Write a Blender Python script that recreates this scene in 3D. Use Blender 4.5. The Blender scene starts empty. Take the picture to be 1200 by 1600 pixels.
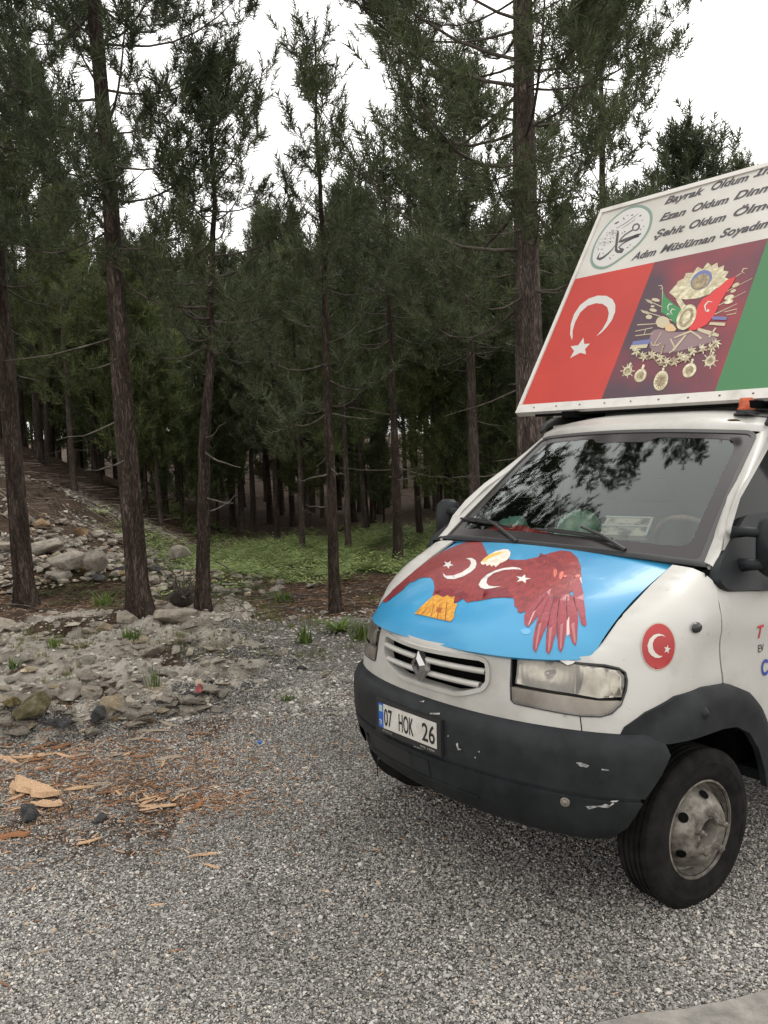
import bpy, math, random
import numpy as np
from mathutils import Matrix, Vector, Euler
from mathutils.geometry import delaunay_2d_cdt

S = bpy.context.scene
COL = S.collection
# ------------------------------------------------------------------ camera
FPX = 1300.0                      # focal length in pixels of the 1200x1600 photo
CAM_H, PITCH, ROLL = 1.95, 0.0615, 0.035
cF = np.array([0, math.cos(PITCH), -math.sin(PITCH)])
_r0 = np.array([1.0, 0, 0]); _u0 = np.array([0, math.sin(PITCH), math.cos(PITCH)])
cR = math.cos(ROLL)*_r0 - math.sin(ROLL)*_u0
cU = math.cos(ROLL)*_u0 + math.sin(ROLL)*_r0
cC = np.array([0, 0, CAM_H])
cam = bpy.data.cameras.new('camera'); camo = bpy.data.objects.new('camera', cam); COL.objects.link(camo)
cam.sensor_fit = 'VERTICAL'; cam.sensor_height = 24.0; cam.lens = FPX/1600.0*24.0
cam.clip_start = 0.05; cam.clip_end = 2000
camo.matrix_world = Matrix(((cR[0], cU[0], -cF[0], cC[0]), (cR[1], cU[1], -cF[1], cC[1]), (cR[2], cU[2], -cF[2], cC[2]), (0, 0, 0, 1)))
S.camera = camo
# ------------------------------------------------------------------ world: bright white overcast
W = bpy.data.worlds.new('World'); S.world = W; W.use_nodes = True
wn = W.node_tree.nodes; wl = W.node_tree.links; wn.clear()
sky = wn.new('ShaderNodeTexSky'); sky.sky_type = 'NISHITA'; sky.sun_disc = False
sky.sun_elevation = math.radians(53.7); sky.sun_rotation = math.radians(29); sky.dust_density = 4; sky.air_density = 1
hs = wn.new('ShaderNodeHueSaturation'); hs.inputs['Saturation'].default_value = 0.12
bg1 = wn.new('ShaderNodeBackground'); bg1.inputs['Strength'].default_value = 0.05
bg2 = wn.new('ShaderNodeBackground'); bg2.inputs['Color'].default_value = (1.0, 0.972, 0.935, 1); bg2.inputs['Strength'].default_value = 1.0
ad = wn.new('ShaderNodeAddShader'); wo = wn.new('ShaderNodeOutputWorld')
wl.new(sky.outputs[0], hs.inputs['Color']); wl.new(hs.outputs[0], bg1.inputs['Color'])
wl.new(bg1.outputs[0], ad.inputs[0]); wl.new(bg2.outputs[0], ad.inputs[1]); wl.new(ad.outputs[0], wo.inputs['Surface'])
sun = bpy.data.lights.new('sun', 'SUN'); sun.energy = 1.1; sun.angle = math.radians(32); sun.color = (1, 0.97, 0.92)
suno = bpy.data.objects.new('sun', sun); COL.objects.link(suno)
SUND = Vector((.45, .80, 1.25)).normalized()
suno.rotation_euler = SUND.to_track_quat('Z', 'Y').to_euler()
S.view_settings.view_transform = 'Standard'; S.view_settings.look = 'None'
S.view_settings.exposure = 0.70; S.view_settings.gamma = 1.0
try: S.view_settings.use_curve_mapping = False
except Exception: pass
S.render.engine = 'CYCLES'
S.cycles.max_bounces = 6; S.cycles.transparent_max_bounces = 12

# ------------------------------------------------------------------ helpers
rng = np.random.default_rng(7); random.seed(7)

def mesh_np(name, V, F, mats=(), smooth=False, midx=None):
    """fast mesh from numpy: F is (n,k) array or list of tuples"""
    me = bpy.data.meshes.new(name)
    V = np.asarray(V, dtype=np.float32)
    if isinstance(F, np.ndarray):
        n, k = F.shape
        me.vertices.add(len(V)); me.vertices.foreach_set('co', V.ravel())
        me.loops.add(n*k); me.loops.foreach_set('vertex_index', F.astype(np.int32).ravel())
        me.polygons.add(n)
        me.polygons.foreach_set('loop_start', np.arange(0, n*k, k, dtype=np.int32))
        me.polygons.foreach_set('loop_total', np.full(n, k, dtype=np.int32))
    else:
        me.from_pydata(V.tolist(), [], [tuple(f) for f in F])
    for m in mats: me.materials.append(m)
    if midx is not None: me.polygons.foreach_set('material_index', np.asarray(midx, dtype=np.int32))
    me.polygons.foreach_set('use_smooth', np.full(len(me.polygons), bool(smooth)))
    me.update(calc_edges=True); me.validate()
    return me

def obj(name, me, parent=None, **props):
    o = bpy.data.objects.new(name, me); COL.objects.link(o)
    if parent is not None: o.parent = parent
    for k, v in props.items(): o[k] = v
    return o

def mk(name, V, F, mat, parent=None, smooth=False, sharp=None, **props):
    me = mesh_np(name, V, F, [mat] if not isinstance(mat, (list, tuple)) else mat, smooth)
    if sharp: sharpen(me, sharp)
    return obj(name, me, parent, **props)

def sharpen(me, deg):
    me.polygons.foreach_set('use_smooth', np.full(len(me.polygons), True))
    try: me.set_sharp_from_angle(angle=math.radians(deg))
    except Exception: pass

def empty(name, label, cat, group=None, loc=(0, 0, 0), M=None):
    o = bpy.data.objects.new(name, None); COL.objects.link(o); o.empty_display_size = 0.2
    if M is not None: o.matrix_world = M
    else: o.location = loc
    o['label'] = label; o['category'] = cat
    if group: o['group'] = group
    return o

def join(parts):
    Vs, Fs, n = [], [], 0
    for V, F in parts:
        Vs.append(np.asarray(V, float).reshape(-1, 3)); Fs += [tuple(int(i)+n for i in f) for f in F]; n += len(Vs[-1])
    return np.vstack(Vs), Fs

def box(c, s, R=None):
    c = np.array(c, float); s = np.array(s, float)/2
    V = np.array([[x, y, z] for x in (-1, 1) for y in (-1, 1) for z in (-1, 1)], float)*s
    if R is not None: V = V@np.array(R).T
    return V+c, [(0, 1, 3, 2), (4, 6, 7, 5), (0, 4, 5, 1), (2, 3, 7, 6), (0, 2, 6, 4), (1, 5, 7, 3)]

def tube(P, r, n=8, cap=True):
    P = np.array(P, float); m = len(P); r = np.full(m, r) if np.isscalar(r) else np.array(r, float)
    T = np.gradient(P, axis=0); T /= np.linalg.norm(T, axis=1)[:, None]+1e-9
    up = np.array([0.31, 0.17, 0.93]); V = []
    for i in range(m):
        a = np.cross(T[i], up); 
        if np.linalg.norm(a) < .2: a = np.cross(T[i], [1, 0, 0])
        a /= np.linalg.norm(a); b = np.cross(T[i], a)
        for k in range(n):
            t = 2*math.pi*k/n; V.append(P[i]+r[i]*(math.cos(t)*a+math.sin(t)*b))
    F = [(i*n+k, i*n+(k+1) % n, (i+1)*n+(k+1) % n, (i+1)*n+k) for i in range(m-1) for k in range(n)]
    if cap: F += [tuple(range(n))[::-1], tuple(range((m-1)*n, m*n))]
    return np.array(V), F

def lathe(prof, n=32, axis='y'):
    """prof: list of (r, h); axis of revolution"""
    V = []
    for r, h in prof:
        for k in range(n):
            t = 2*math.pi*k/n; c, s = r*math.cos(t), r*math.sin(t)
            V.append({'y': (c, h, s), 'z': (c, s, h), 'x': (h, c, s)}[axis])
    m = len(prof)
    F = [(i*n+k, i*n+(k+1) % n, (i+1)*n+(k+1) % n, (i+1)*n+k) for i in range(m-1) for k in range(n)]
    return np.array(V), F

def grid_faces(nu, nv, wrap=False):
    return [(i*nv+j, i*nv+j+1, (i+1)*nv+j+1, (i+1)*nv+j) for i in range(nu-1) for j in range(nv-1)]

def pip(P, poly):
    """points in polygon"""
    x, y = P[:, 0], P[:, 1]; ins = np.zeros(len(P), bool); n = len(poly); j = n-1
    for i in range(n):
        xi, yi = poly[i]; xj, yj = poly[j]
        c = ((yi > y) != (yj > y)) & (x < (xj-xi)*(y-yi)/((yj-yi) if yj != yi else 1e-12)+xi)
        ins ^= c; j = i
    return ins

def dens(poly, sp):
    out = []
    for i in range(len(poly)):
        a = np.array(poly[i], float); b = np.array(poly[(i+1) % len(poly)], float)
        k = max(1, int(math.ceil(np.linalg.norm(b-a)/sp)))
        for q in range(k): out.append(a+(b-a)*q/k)
    return np.array(out)

def smooth_poly(poly, it=1):
    """Chaikin rounding"""
    p = np.array(poly, float)
    for _ in range(it):
        n = np.roll(p, -1, axis=0); q = np.empty((2*len(p), 2)); q[0::2] = .75*p+.25*n; q[1::2] = .25*p+.75*n; p = q
    return p

def round_poly(poly, r, n=4):
    """rounded corners of radius about r"""
    p = np.array(poly, float); out = []; m = len(p)
    for i in range(m):
        a, b, c = p[i-1], p[i], p[(i+1) % m]; la = np.linalg.norm(a-b); lc = np.linalg.norm(c-b)
        q = min(r, la*.45, lc*.45); A = b+(a-b)/(la+1e-9)*q; C_ = b+(c-b)/(lc+1e-9)*q
        for t in np.linspace(0, 1, n): out.append((1-t)**2*A+2*t*(1-t)*b+t*t*C_)
    return np.array(out)

def fill(outline, holes=(), sp=0.04):
    o = dens(outline, sp); hs_ = [dens(h, sp) for h in holes]
    pts = [o]+hs_; edges = []; n = 0
    for p in pts:
        k = len(p); edges += [(n+i, n+(i+1) % k) for i in range(k)]; n += k
    mn = o.min(0); mx = o.max(0)
    gx = np.arange(mn[0]+sp*.5, mx[0], sp); gy = np.arange(mn[1]+sp*.5, mx[1], sp)
    if len(gx) and len(gy):
        G = np.array(np.meshgrid(gx, gy)).reshape(2, -1).T
        G[:, 0] += (np.round((G[:, 1]-mn[1])/sp) % 2)*sp*.5
        ok = pip(G, o)
        for h in hs_: ok &= ~pip(G, h)
        B = np.vstack(pts)
        if ok.any():
            G = G[ok]
            d = np.array([np.min(np.hypot(B[:, 0]-g[0], B[:, 1]-g[1])) for g in G])
            pts.append(G[d > sp*.45])
    A_ = np.vstack(pts)
    r = delaunay_2d_cdt([Vector(a) for a in A_.tolist()], edges, [], 0, 1e-7)
    V = np.array([[v[0], v[1]] for v in r[0]]); F = np.array([f for f in r[2] if len(f) == 3])
    c = V[F].mean(1); ok = pip(c, o)
    for h in hs_: ok &= ~pip(c, h)
    F = F[ok]
    return V, F

def normals(mapf, UV, e=1e-3):
    p = mapf(UV[:, 0], UV[:, 1])
    a = mapf(UV[:, 0]+e, UV[:, 1])-mapf(UV[:, 0]-e, UV[:, 1]); b = mapf(UV[:, 0], UV[:, 1]+e)-mapf(UV[:, 0], UV[:, 1]-e)
    n = np.cross(a, b); n /= np.linalg.norm(n, axis=1)[:, None]+1e-12
    return p, n

def panel(name, outline, mapf, mat, parent, off=0.0, thick=0.008, holes=(), sp=0.05, sign=1, **props):
    """a sheet with thickness cut to an outline on a curved surface"""
    UV, F = fill(outline, holes, sp)
    p, n = normals(mapf, UV); n = n*sign
    o = off(UV) [:, None] if callable(off) else off
    top = p+n*o
    if sign < 0: F = F[:, ::-1]
    if thick <= 0:
        return mk(name, top, F, mat, parent, smooth=True, **props)
    bot = p+n*(o-thick); k = len(UV)
    from collections import Counter
    ed = Counter(); dr = {}
    for f in F.tolist():
        for a, b in ((f[0], f[1]), (f[1], f[2]), (f[2], f[0])):
            ed[(min(a, b), max(a, b))] += 1; dr[(min(a, b), max(a, b))] = (a, b)
    Fa = [tuple(f) for f in F.tolist()]+[(f[2]+k, f[1]+k, f[0]+k) for f in F.tolist()]
    for e_, c in ed.items():
        if c == 1:
            a, b = dr[e_]; Fa.append((b, a, a+k, b+k))
    return mk(name, np.vstack([top, bot]), Fa, mat, parent, sharp=40, **props)

# ------------------------------------------------------------------ materials
def mat(name, col=(.5, .5, .5), rough=.6, metal=0, spec=.5, nodes=None, **kw):
    m = bpy.data.materials.new(name); m.use_nodes = True; nt = m.node_tree
    b = nt.nodes['Principled BSDF']
    b.inputs['Base Color'].default_value = (*col, 1); b.inputs['Roughness'].default_value = rough
    b.inputs['Metallic'].default_value = metal; b.inputs['Specular IOR Level'].default_value = spec
    for k, v in kw.items(): b.inputs[k.replace('_', ' ')].default_value = v
    if nodes: nodes(nt, b)
    return m

def N(nt, t, **kw):
    n = nt.nodes.new(t)
    for k, v in kw.items():
        if k.startswith('i_'): n.inputs[k[2:].replace('_', ' ')].default_value = v
        else: setattr(n, k, v)
    return n

def noise_col(c1, c2, scale=5, detail=6, rough=.6, lo=.35, hi=.65, bump=0, bscale=None, coord='Object', dist=.02, stretch=None, c3=None):
    def f(nt, b):
        tc = N(nt, 'ShaderNodeTexCoord'); src = tc.outputs[coord]
        if stretch:
            mp = N(nt, 'ShaderNodeMapping'); mp.inputs['Scale'].default_value = stretch; nt.links.new(src, mp.inputs[0]); src = mp.outputs[0]
        n = N(nt, 'ShaderNodeTexNoise'); n.inputs['Scale'].default_value = scale; n.inputs['Detail'].default_value = detail; n.inputs['Roughness'].default_value = rough
        nt.links.new(src, n.inputs['Vector'])
        r = N(nt, 'ShaderNodeValToRGB'); r.color_ramp.elements[0].position = lo; r.color_ramp.elements[1].position = hi
        r.color_ramp.elements[0].color = (*c1, 1); r.color_ramp.elements[1].color = (*c2, 1)
        if c3:
            e = r.color_ramp.elements.new(min(1, hi+.12)); e.color = (*c3, 1)
        nt.links.new(n.outputs[0], r.inputs[0]); nt.links.new(r.outputs[0], b.inputs['Base Color'])
        if bump:
            n2 = N(nt, 'ShaderNodeTexNoise'); n2.inputs['Scale'].default_value = bscale or scale*4; n2.inputs['Detail'].default_value = 8; n2.inputs['Roughness'].default_value = .65
            nt.links.new(src, n2.inputs['Vector'])
            bp = N(nt, 'ShaderNodeBump'); bp.inputs['Strength'].default_value = bump; bp.inputs['Distance'].default_value = dist
            nt.links.new(n2.outputs[0], bp.inputs['Height']); nt.links.new(bp.outputs[0], b.inputs['Normal'])
    return f
# =================================================================== VAN
# van frame: x forward, y to its left (driver's side), z up; origin on the ground under the front axle
YAW = math.radians(38.5); VR = math.radians(1.25)
def _van_pose():
    d = cF + cR*(1070-600)/FPX - cU*(1418-800)/FPX
    g = cC + d*(-cC[2]/d[2])
    fw = np.array([-math.cos(YAW), -math.sin(YAW), 0]); lf = np.array([math.sin(YAW), -math.cos(YAW), 0]); up = np.array([0, 0, 1.])
    A = np.array([fw, lf*math.cos(VR)-up*math.sin(VR), up*math.cos(VR)+lf*math.sin(VR)])
    return A, g-np.array([.03, .93, 0])@A
VA, VO = _van_pose()
VM = Matrix([[VA[0][i], VA[1][i], VA[2][i], VO[i]] for i in range(3)]+[[0, 0, 0, 1]])
def vproj(P):
    w = np.asarray(P)@VA+VO-cC; z = w@cF
    return np.stack([600+FPX*(w@cR)/z, 800-FPX*(w@cU)/z], -1)
def vray(px, axis, val):
    d = cF + cR*(px[0]-600)/FPX - cU*(px[1]-800)/FPX
    c = VA@(cC-VO); e = VA@d; return c+(val-c[axis])/e[axis]*e

# ---- body surfaces -------------------------------------------------------
HX = np.array([-.9, -.231, -.027, .177, .31, .38, .42]); HZ = np.array([1.47, 1.448, 1.359, 1.252, 1.155, 1.115, 1.11])
zk = np.array([.30, .80, .90, 1.0, 1.10, 1.5]); ak = np.array([.62, .645, .655, .665, .685, .685])
nk = np.array([2.4, 2.4, 2.2, 1.95, 1.65, 1.65]); bk = np.array([.955, .96, .96, .958, .955, .955])
_ph = np.linspace(0, math.pi/2, 200)
def _se(ph, a, b, n):
    c, s = np.cos(ph), np.sin(ph); r = (np.abs(c)**n+np.abs(s)**n)**(-1/n); return a*r*c, b*r*s
_x, _y = _se(_ph, .665, .957, 2.0); _arc = np.concatenate([[0], np.cumsum(np.hypot(np.diff(_x), np.diff(_y)))]); UQ = _arc[-1]
def ring(u, a, b, n):
    au = np.abs(u); ph = np.interp(au, _arc, _ph); x, y = _se(ph, a, b, n)
    ex = np.maximum(au-UQ, 0); x = np.where(au > UQ, -ex, x); y = np.where(au > UQ, b, y)
    return x, y*np.sign(u)
def x2u(x, z=1.0):
    """u of side position x (driver's side)"""
    us = np.linspace(0, 3.5, 900); xs, _ = ring(us, *[np.interp(z, zk, k) for k in (ak, bk, nk)]); return float(np.interp(-x, -xs, us))
def shell_h(u, z=1.05):
    x, _ = ring(u, .68, .955, 1.7); return np.interp(x, HX, HZ), x
def SHELL(u, v):
    u = np.asarray(u, float); v = np.asarray(v, float)
    h, xr = shell_h(u)
    w = np.clip((.42-xr)/.37, 0, 1); w = w*w*(3-2*w)
    r = .014+w*.216; r = r-np.clip((-.02-xr)/.2, 0, 1)*.07
    zc = h-r; t = np.clip((v-zc)/r, 0, 1)
    q = 2+w*1.0
    s = np.where(v > zc, np.sin(t*math.pi/2), 0); cc = np.where(v > zc, np.cos(t*math.pi/2)**(2/q), 1)
    z = np.where(v > zc, zc+r*s**(2/q), v)
    zz = np.clip(v, .3, 1.5)
    x, y = ring(u, np.interp(zz, zk, ak), np.interp(zz, zk, bk), np.interp(zz, zk, nk))
    # character crease along the side
    side = np.clip((-xr+.02)/.12, 0, 1); 
    zcr = 1.245+.11*(xr+.19)
    y = y-np.sign(u)*side*.012*(1/(1+np.exp(-(z-zcr)/.006)))-np.sign(u)*side*.010*(1/(1+np.exp((z-(zcr-.105))/.006)))
    # wheel-arch swelling
    rr = np.hypot(xr+.1, (z-.42)); sw = np.exp(-((rr-.53)/.07)**2)*side*.012*(z > .6)
    y = y+np.sign(u)*sw
    xi = x*.982; yi = y*.99
    wi = np.clip((.47-xr)/.05, 0, 1); yin = np.sign(u)*np.minimum(.708, np.abs(y)); xin = x
    xi = xi*(1-wi)+xin*wi; yi = yi*(1-wi)+yin*wi
    return np.stack([xi+(x-xi)*cc, yi+(y-yi)*cc, z], -1)

def qf(t): t = np.clip(t, 0, 1); return t+.62*t*(1-t)**1.5
def HOOD(s, t):
    s = np.asarray(s, float); t = np.asarray(t, float); y = (.705+.009*(1-np.clip(t, 0, 1))**2)*s; ay = np.minimum(np.abs(y), .79)
    xl = .668*(1-(ay/.80)**2.6)**.45
    xb = -.250+.11*(1-s*s); zb = 1.436+.032*(1-s*s)
    x = xl+(xb-xl)*t; z = 1.114+(zb-1.114)*qf(t)
    bl = 1/(1+np.exp((np.abs(y)-.42)/.035))
    z = z+.014*bl*np.sin(np.clip(t, 0, 1)*math.pi)**.6+.014*(1-s**4)*np.sin(np.clip(t, 0, 1)*math.pi)
    z = z-.02*np.clip(.06-t, 0, .06)/.06
    return np.stack([x, y, z], -1)
def WSH(s, t):
    s = np.asarray(s, float); t = np.asarray(t, float)
    b = np.stack([-.255+.11*(1-s*s), .818*s, 1.446+.03*(1-s*s)], -1); T = np.stack([-.975+.09*(1-s*s), .688*s, 2.015+.025*(1-s*s)], -1)
    k = (np.sin(np.clip(t, 0, 1)*math.pi)*.009)[..., None]
    return b+(T-b)*t[..., None]+k*np.array([.6, 0, .8])
SB = np.array([-1.178, -1.1, 2.203]); SN = np.array([-.941, 0, 1.497]); SN = SN/np.linalg.norm(SN)
SIGN_W = 2.17
def SIGN(a, s):
    a = np.asarray(a, float); s = np.asarray(s, float)
    return np.stack([SB[0]+SN[0]*s, a, SB[2]+SN[2]*s], -1)
def SIDE(x, z):
    x = np.asarray(x, float); z = np.asarray(z, float)
    y = .958-np.clip(z-1.30, 0, 2)*.32-np.clip(z-1.34, 0, 2)**2*.02
    xx = np.clip(x, 0, .62); y = y*(1-(xx/.67)**2.2)**.45
    return np.stack([x, y, z], -1)
def BUMPS(u, z, k=1.0):
    zb = np.array([.36, .40, .47, .578, .584, .594, .600, .70, .775, .815, .84]); ab = np.array([.585, .635, .668, .688, .676, .676, .690, .695, .690, .672, .640])
    x, y = ring(u, np.interp(z, zb, ab)*k, (np.interp(z, zb, ab)+.327)*k, 2.35)
    ez = -.045*(np.abs(y)/1.0)**4
    return np.stack([x, y, z+ez], -1)

_GC = {}
def inv(S_, px, lim):
    """surface parameters of the point of surface S_ seen at photo position px"""
    key = S_.__name__
    if key not in _GC:
        U, V = np.meshgrid(np.linspace(lim[0], lim[1], 160), np.linspace(lim[2], lim[3], 120), indexing='ij')
        P = S_(U.ravel(), V.ravel()); _GC[key] = (U.ravel(), V.ravel(), vproj(P), P)
    U, V, Q, P = _GC[key]
    d = np.hypot(Q[:, 0]-px[0], Q[:, 1]-px[1]); depth = (P@VA+VO-cC)@cF
    cand = np.argsort(d)[:12]; i = cand[np.argmin(depth[cand]+d[cand]*.02)]
    p = np.array([U[i], V[i]])
    for _ in range(12):
        f = lambda q: vproj(S_(np.array([q[0]]), np.array([q[1]])))[0]-np.array(px)
        e = f(p); J = np.stack([(f(p+[1e-4, 0])-e)/1e-4, (f(p+[0, 1e-4])-e)/1e-4], 1)
        try: st = np.linalg.solve(J, e)
        except Exception: break
        st = np.clip(st, -.05, .05); p = p-st
        if abs(st).max() < 1e-6: break
    return p
LIM = {'SHELL': (-.4, 1.9, .75, 1.45), 'HOOD': (-1, 1, 0, 1), 'WSH': (-1, 1, 0, 1), 'SIGN': (-1.1, 1.0, 0, 1.9), 'SIDE': (-1, .5, .4, 2.1), 'BUMPS': (-1.0, 1.5, .36, .84)}
def tr(S_, pts, o=(0, 0), k=1.0):
    return np.array([inv(S_, (o[0]+p[0]*k, o[1]+p[1]*k), LIM[S_.__name__]) for p in pts])
def mir(p): q = np.array(p, float).copy(); q[:, 0] *= -1; return q[::-1]

# ---- materials -----------------------------------------------------------
def paint_nodes(nt, b):
    noise_col((.31, .298, .272), (.44, .43, .40), 2.2, 5, .6, .28, .5)(nt, b)
    tc = N(nt, 'ShaderNodeTexCoord'); n = N(nt, 'ShaderNodeTexNoise'); n.inputs['Scale'].default_value = 60; n.inputs['Detail'].default_value = 4
    r = N(nt, 'ShaderNodeMapRange'); r.inputs['To Min'].default_value = .22; r.inputs['To Max'].default_value = .5
    nt.links.new(tc.outputs['Object'], n.inputs['Vector']); nt.links.new(n.outputs[0], r.inputs[0]); nt.links.new(r.outputs[0], b.inputs['Roughness'])
    # grime low down and specks
    n3 = N(nt, 'ShaderNodeTexNoise'); n3.inputs['Scale'].default_value = 38; n3.inputs['Detail'].default_value = 6; nt.links.new(tc.outputs['Object'], n3.inputs['Vector'])
    r3 = N(nt, 'ShaderNodeValToRGB'); r3.color_ramp.elements[0].position = .66; r3.color_ramp.elements[1].position = .74
    nt.links.new(n3.outputs[0], r3.inputs[0])
    mx = N(nt, 'ShaderNodeMix', data_type='RGBA'); old = b.inputs['Base Color'].links[0].from_socket
    m2 = N(nt, 'ShaderNodeMath', operation='MULTIPLY'); m2.inputs[1].default_value = .45
    nt.links.new(r3.outputs[0], m2.inputs[0]); nt.links.new(m2.outputs[0], mx.inputs['Factor'])
    nt.links.new(old, mx.inputs['A']); mx.inputs['B'].default_value = (.26, .21, .15, 1); nt.links.new(mx.outputs['Result'], b.inputs['Base Color'])
M_PAINT = mat('white_paint', rough=.3, nodes=paint_nodes, Coat_Weight=.25, Coat_Roughness=.15)
M_PLAST = mat('black_plastic', rough=.52, spec=.22, nodes=noise_col((.009, .0105, .012), (.020, .022, .024), 7, 6, bump=.25, bscale=260, dist=.002))
M_RUB = mat('black_rubber', (.012, .012, .012), .55)
M_DARK = mat('dark_interior', (.006, .006, .006), .95, spec=.02)
M_TYRE = mat('tyre_rubber', rough=.85, spec=.12, nodes=noise_col((.006, .006, .006), (.016, .0155, .014), 14, 6, bump=.3, bscale=90, dist=.003))
M_STEEL = mat('dirty_steel', rough=.55, metal=.35, nodes=noise_col((.05, .04, .03), (.24, .22, .19), 16, 8, .7, .34, .6, bump=.3, bscale=60, dist=.003))
M_CHROME = mat('dull_chrome', (.42, .41, .41), .22, metal=.95)
M_CHROMED = mat('logo_core', (.10, .09, .10), .35, metal=.8)
M_BLUE = mat('blue_vinyl', rough=.32, nodes=noise_col((.018, .19, .38), (.05, .29, .49), 1.6, 4, .5, .3, .72), Coat_Weight=.2)
M_RED = mat('red_print', (.52, .035, .022), .4)
M_DISP = mat('emblem_red', (.33, .02, .02), .35)
M_WHITE = mat('white_print', (.56, .55, .52), .4)
M_PLATEW = mat('plate_white', rough=.45, nodes=noise_col((.42, .40, .36), (.54, .52, .48), 12, 5))
M_BLACKP = mat('black_print', (.01, .01, .01), .45)
M_BOARD = mat('sign_white', rough=.45, nodes=noise_col((.46, .44, .395), (.57, .55, .51), 1.5, 5, .55))
M_FRAME = mat('sign_frame_paint', rough=.45, nodes=noise_col((.45, .43, .385), (.58, .56, .52), 6, 7, .65, .3, .5))
M_GLASSD = mat('side_glass', (.008, .009, .009), .08, spec=.12)

def glass_mat(name, tint, ior):
    m = bpy.data.materials.new(name); m.use_nodes = True; nt = m.node_tree; nt.nodes.clear()
    o = N(nt, 'ShaderNodeOutputMaterial'); t = N(nt, 'ShaderNodeBsdfTransparent'); g = N(nt, 'ShaderNodeBsdfGlossy')
    t.inputs[0].default_value = (*tint, 1); g.inputs['Roughness'].default_value = .015; g.inputs['Color'].default_value = (.90, .97, .95, 1)
    f = N(nt, 'ShaderNodeFresnel'); f.inputs['IOR'].default_value = ior; x = N(nt, 'ShaderNodeMixShader')
    nt.links.new(f.outputs[0], x.inputs[0]); nt.links.new(t.outputs[0], x.inputs[1]); nt.links.new(g.outputs[0], x.inputs[2]); nt.links.new(x.outputs[0], o.inputs[0])
    return m
M_GLASS = glass_mat('windshield_glass', (.74, .82, .79), 1.72)
def lens_mat(name, tint, bumpstr, rough=.12):
    m = bpy.data.materials.new(name); m.use_nodes = True; nt = m.node_tree; nt.nodes.clear()
    o = N(nt, 'ShaderNodeOutputMaterial'); t = N(nt, 'ShaderNodeBsdfTransparent'); g = N(nt, 'ShaderNodeBsdfGlossy')
    t.inputs[0].default_value = (*tint, 1); g.inputs['Roughness'].default_value = rough
    d = N(nt, 'ShaderNodeBsdfDiffuse'); d.inputs[0].default_value = (.50, .46, .40, 1)
    f = N(nt, 'ShaderNodeFresnel'); f.inputs['IOR'].default_value = 1.7; x = N(nt, 'ShaderNodeMixShader'); y = N(nt, 'ShaderNodeMixShader')
    tc = N(nt, 'ShaderNodeTexCoord'); w = N(nt, 'ShaderNodeTexWave'); w.bands_direction = 'Y'; w.inputs['Scale'].default_value = 16
    bp = N(nt, 'ShaderNodeBump'); bp.inputs['Strength'].default_value = bumpstr; bp.inputs['Distance'].default_value = .004
    n = N(nt, 'ShaderNodeTexNoise'); n.inputs['Scale'].default_value = 9; n.inputs['Detail'].default_value = 5
    r = N(nt, 'ShaderNodeMapRange'); r.inputs['From Min'].default_value = .3; r.inputs['From Max'].default_value = .7; r.inputs['To Min'].default_value = .06; r.inputs['To Max'].default_value = .30
    L = nt.links.new
    L(tc.outputs['Object'], w.inputs[0]); L(w.outputs[0], bp.inputs['Height']); L(bp.outputs[0], g.inputs['Normal']); L(bp.outputs[0], f.inputs['Normal'])
    L(tc.outputs['Object'], n.inputs[0]); L(n.outputs[0], r.inputs[0]); L(r.outputs[0], y.inputs[0]); L(t.outputs[0], y.inputs[1]); L(d.outputs[0], y.inputs[2])
    L(f.outputs[0], x.inputs[0]); L(y.outputs[0], x.inputs[1]); L(g.outputs[0], x.inputs[2]); L(x.outputs[0], o.inputs[0])
    return m
M_LENS = lens_mat('headlight_lens', (.92, .90, .85), .35)
M_LENS2 = lens_mat('lower_lens', (.75, .70, .62), .1, .2)
M_REFL = mat('reflector', rough=.25, metal=.9, nodes=noise_col((.22, .20, .16), (.62, .60, .55), 9, 4))
M_REFLD = mat('lamp_backing', rough=.4, metal=.3, nodes=noise_col((.16, .13, .10), (.40, .36, .31), 7, 4))

van = empty('van', 'white van with an eagle on its blue bonnet and a big sign on its roof', 'van', M=VM)

# ---- body skin -----------------------------------------------------------
hl_out = tr(SHELL, [(808,1019),(797,1069),(798,1094),(804,1100),(855,1111),(908,1120),(938,1121),(956,1116),(971,1102),(979,1080),(981,1063),(978,1050),(967,1043),(945,1038),(897,1034),(866,1029),(835,1024)])
hl_out[:, 1] = np.minimum(hl_out[:, 1], 1.105)
gr_open = tr(SHELL, [(605,990),(755,1036),(761,1043),(760,1058),(757,1067),(737,1078),(720,1082)])
gy = gr_open; gU = float(np.mean(gy[2:4, 0]))
# symmetric grille opening
ztop = float(np.mean([gy[0, 1], gy[1, 1]])); zmid = float(gy[4, 1]); zbot = float(gy[6, 1]); ub = float(gy[6, 0])
half = [(0, ztop), (gU-.03, ztop), (gU-.004, ztop-.008), (gU, ztop-.03), (gU-.005, zmid+.01), (gU-.03, zmid-.02), (ub+.02, zbot+.012), (ub-.03, zbot), (0, zbot)]
grille_out = np.array(half+[(-a, b) for a, b in half[::-1][1:-1]])
UG = x2u(-.197)
ARCH = [(-.60, .50), (-.56, .66), (-.489, .765), (-.372, .862), (-.208, .930), (-.03, .950), (.14, .942), (.27, .893), (.335, .845), (.36, .80)]
top_u = np.linspace(-UG, UG, 90); top_v = shell_h(top_u)[0]-.001
arch_f = [(x2u(x, z), z-.015) for x, z in ARCH if x > -.197]
arch_f = [(UG, .905)]+arch_f[::1]
bot = [(x2u(.40, .8), .80), (0, .80)]
outl = [tuple(p) for p in zip(top_u, top_v)]+[tuple(p) for p in arch_f]+bot+[(-x2u(.40, .8), .80)]+[(-u, v) for u, v in arch_f[::-1]]
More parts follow.
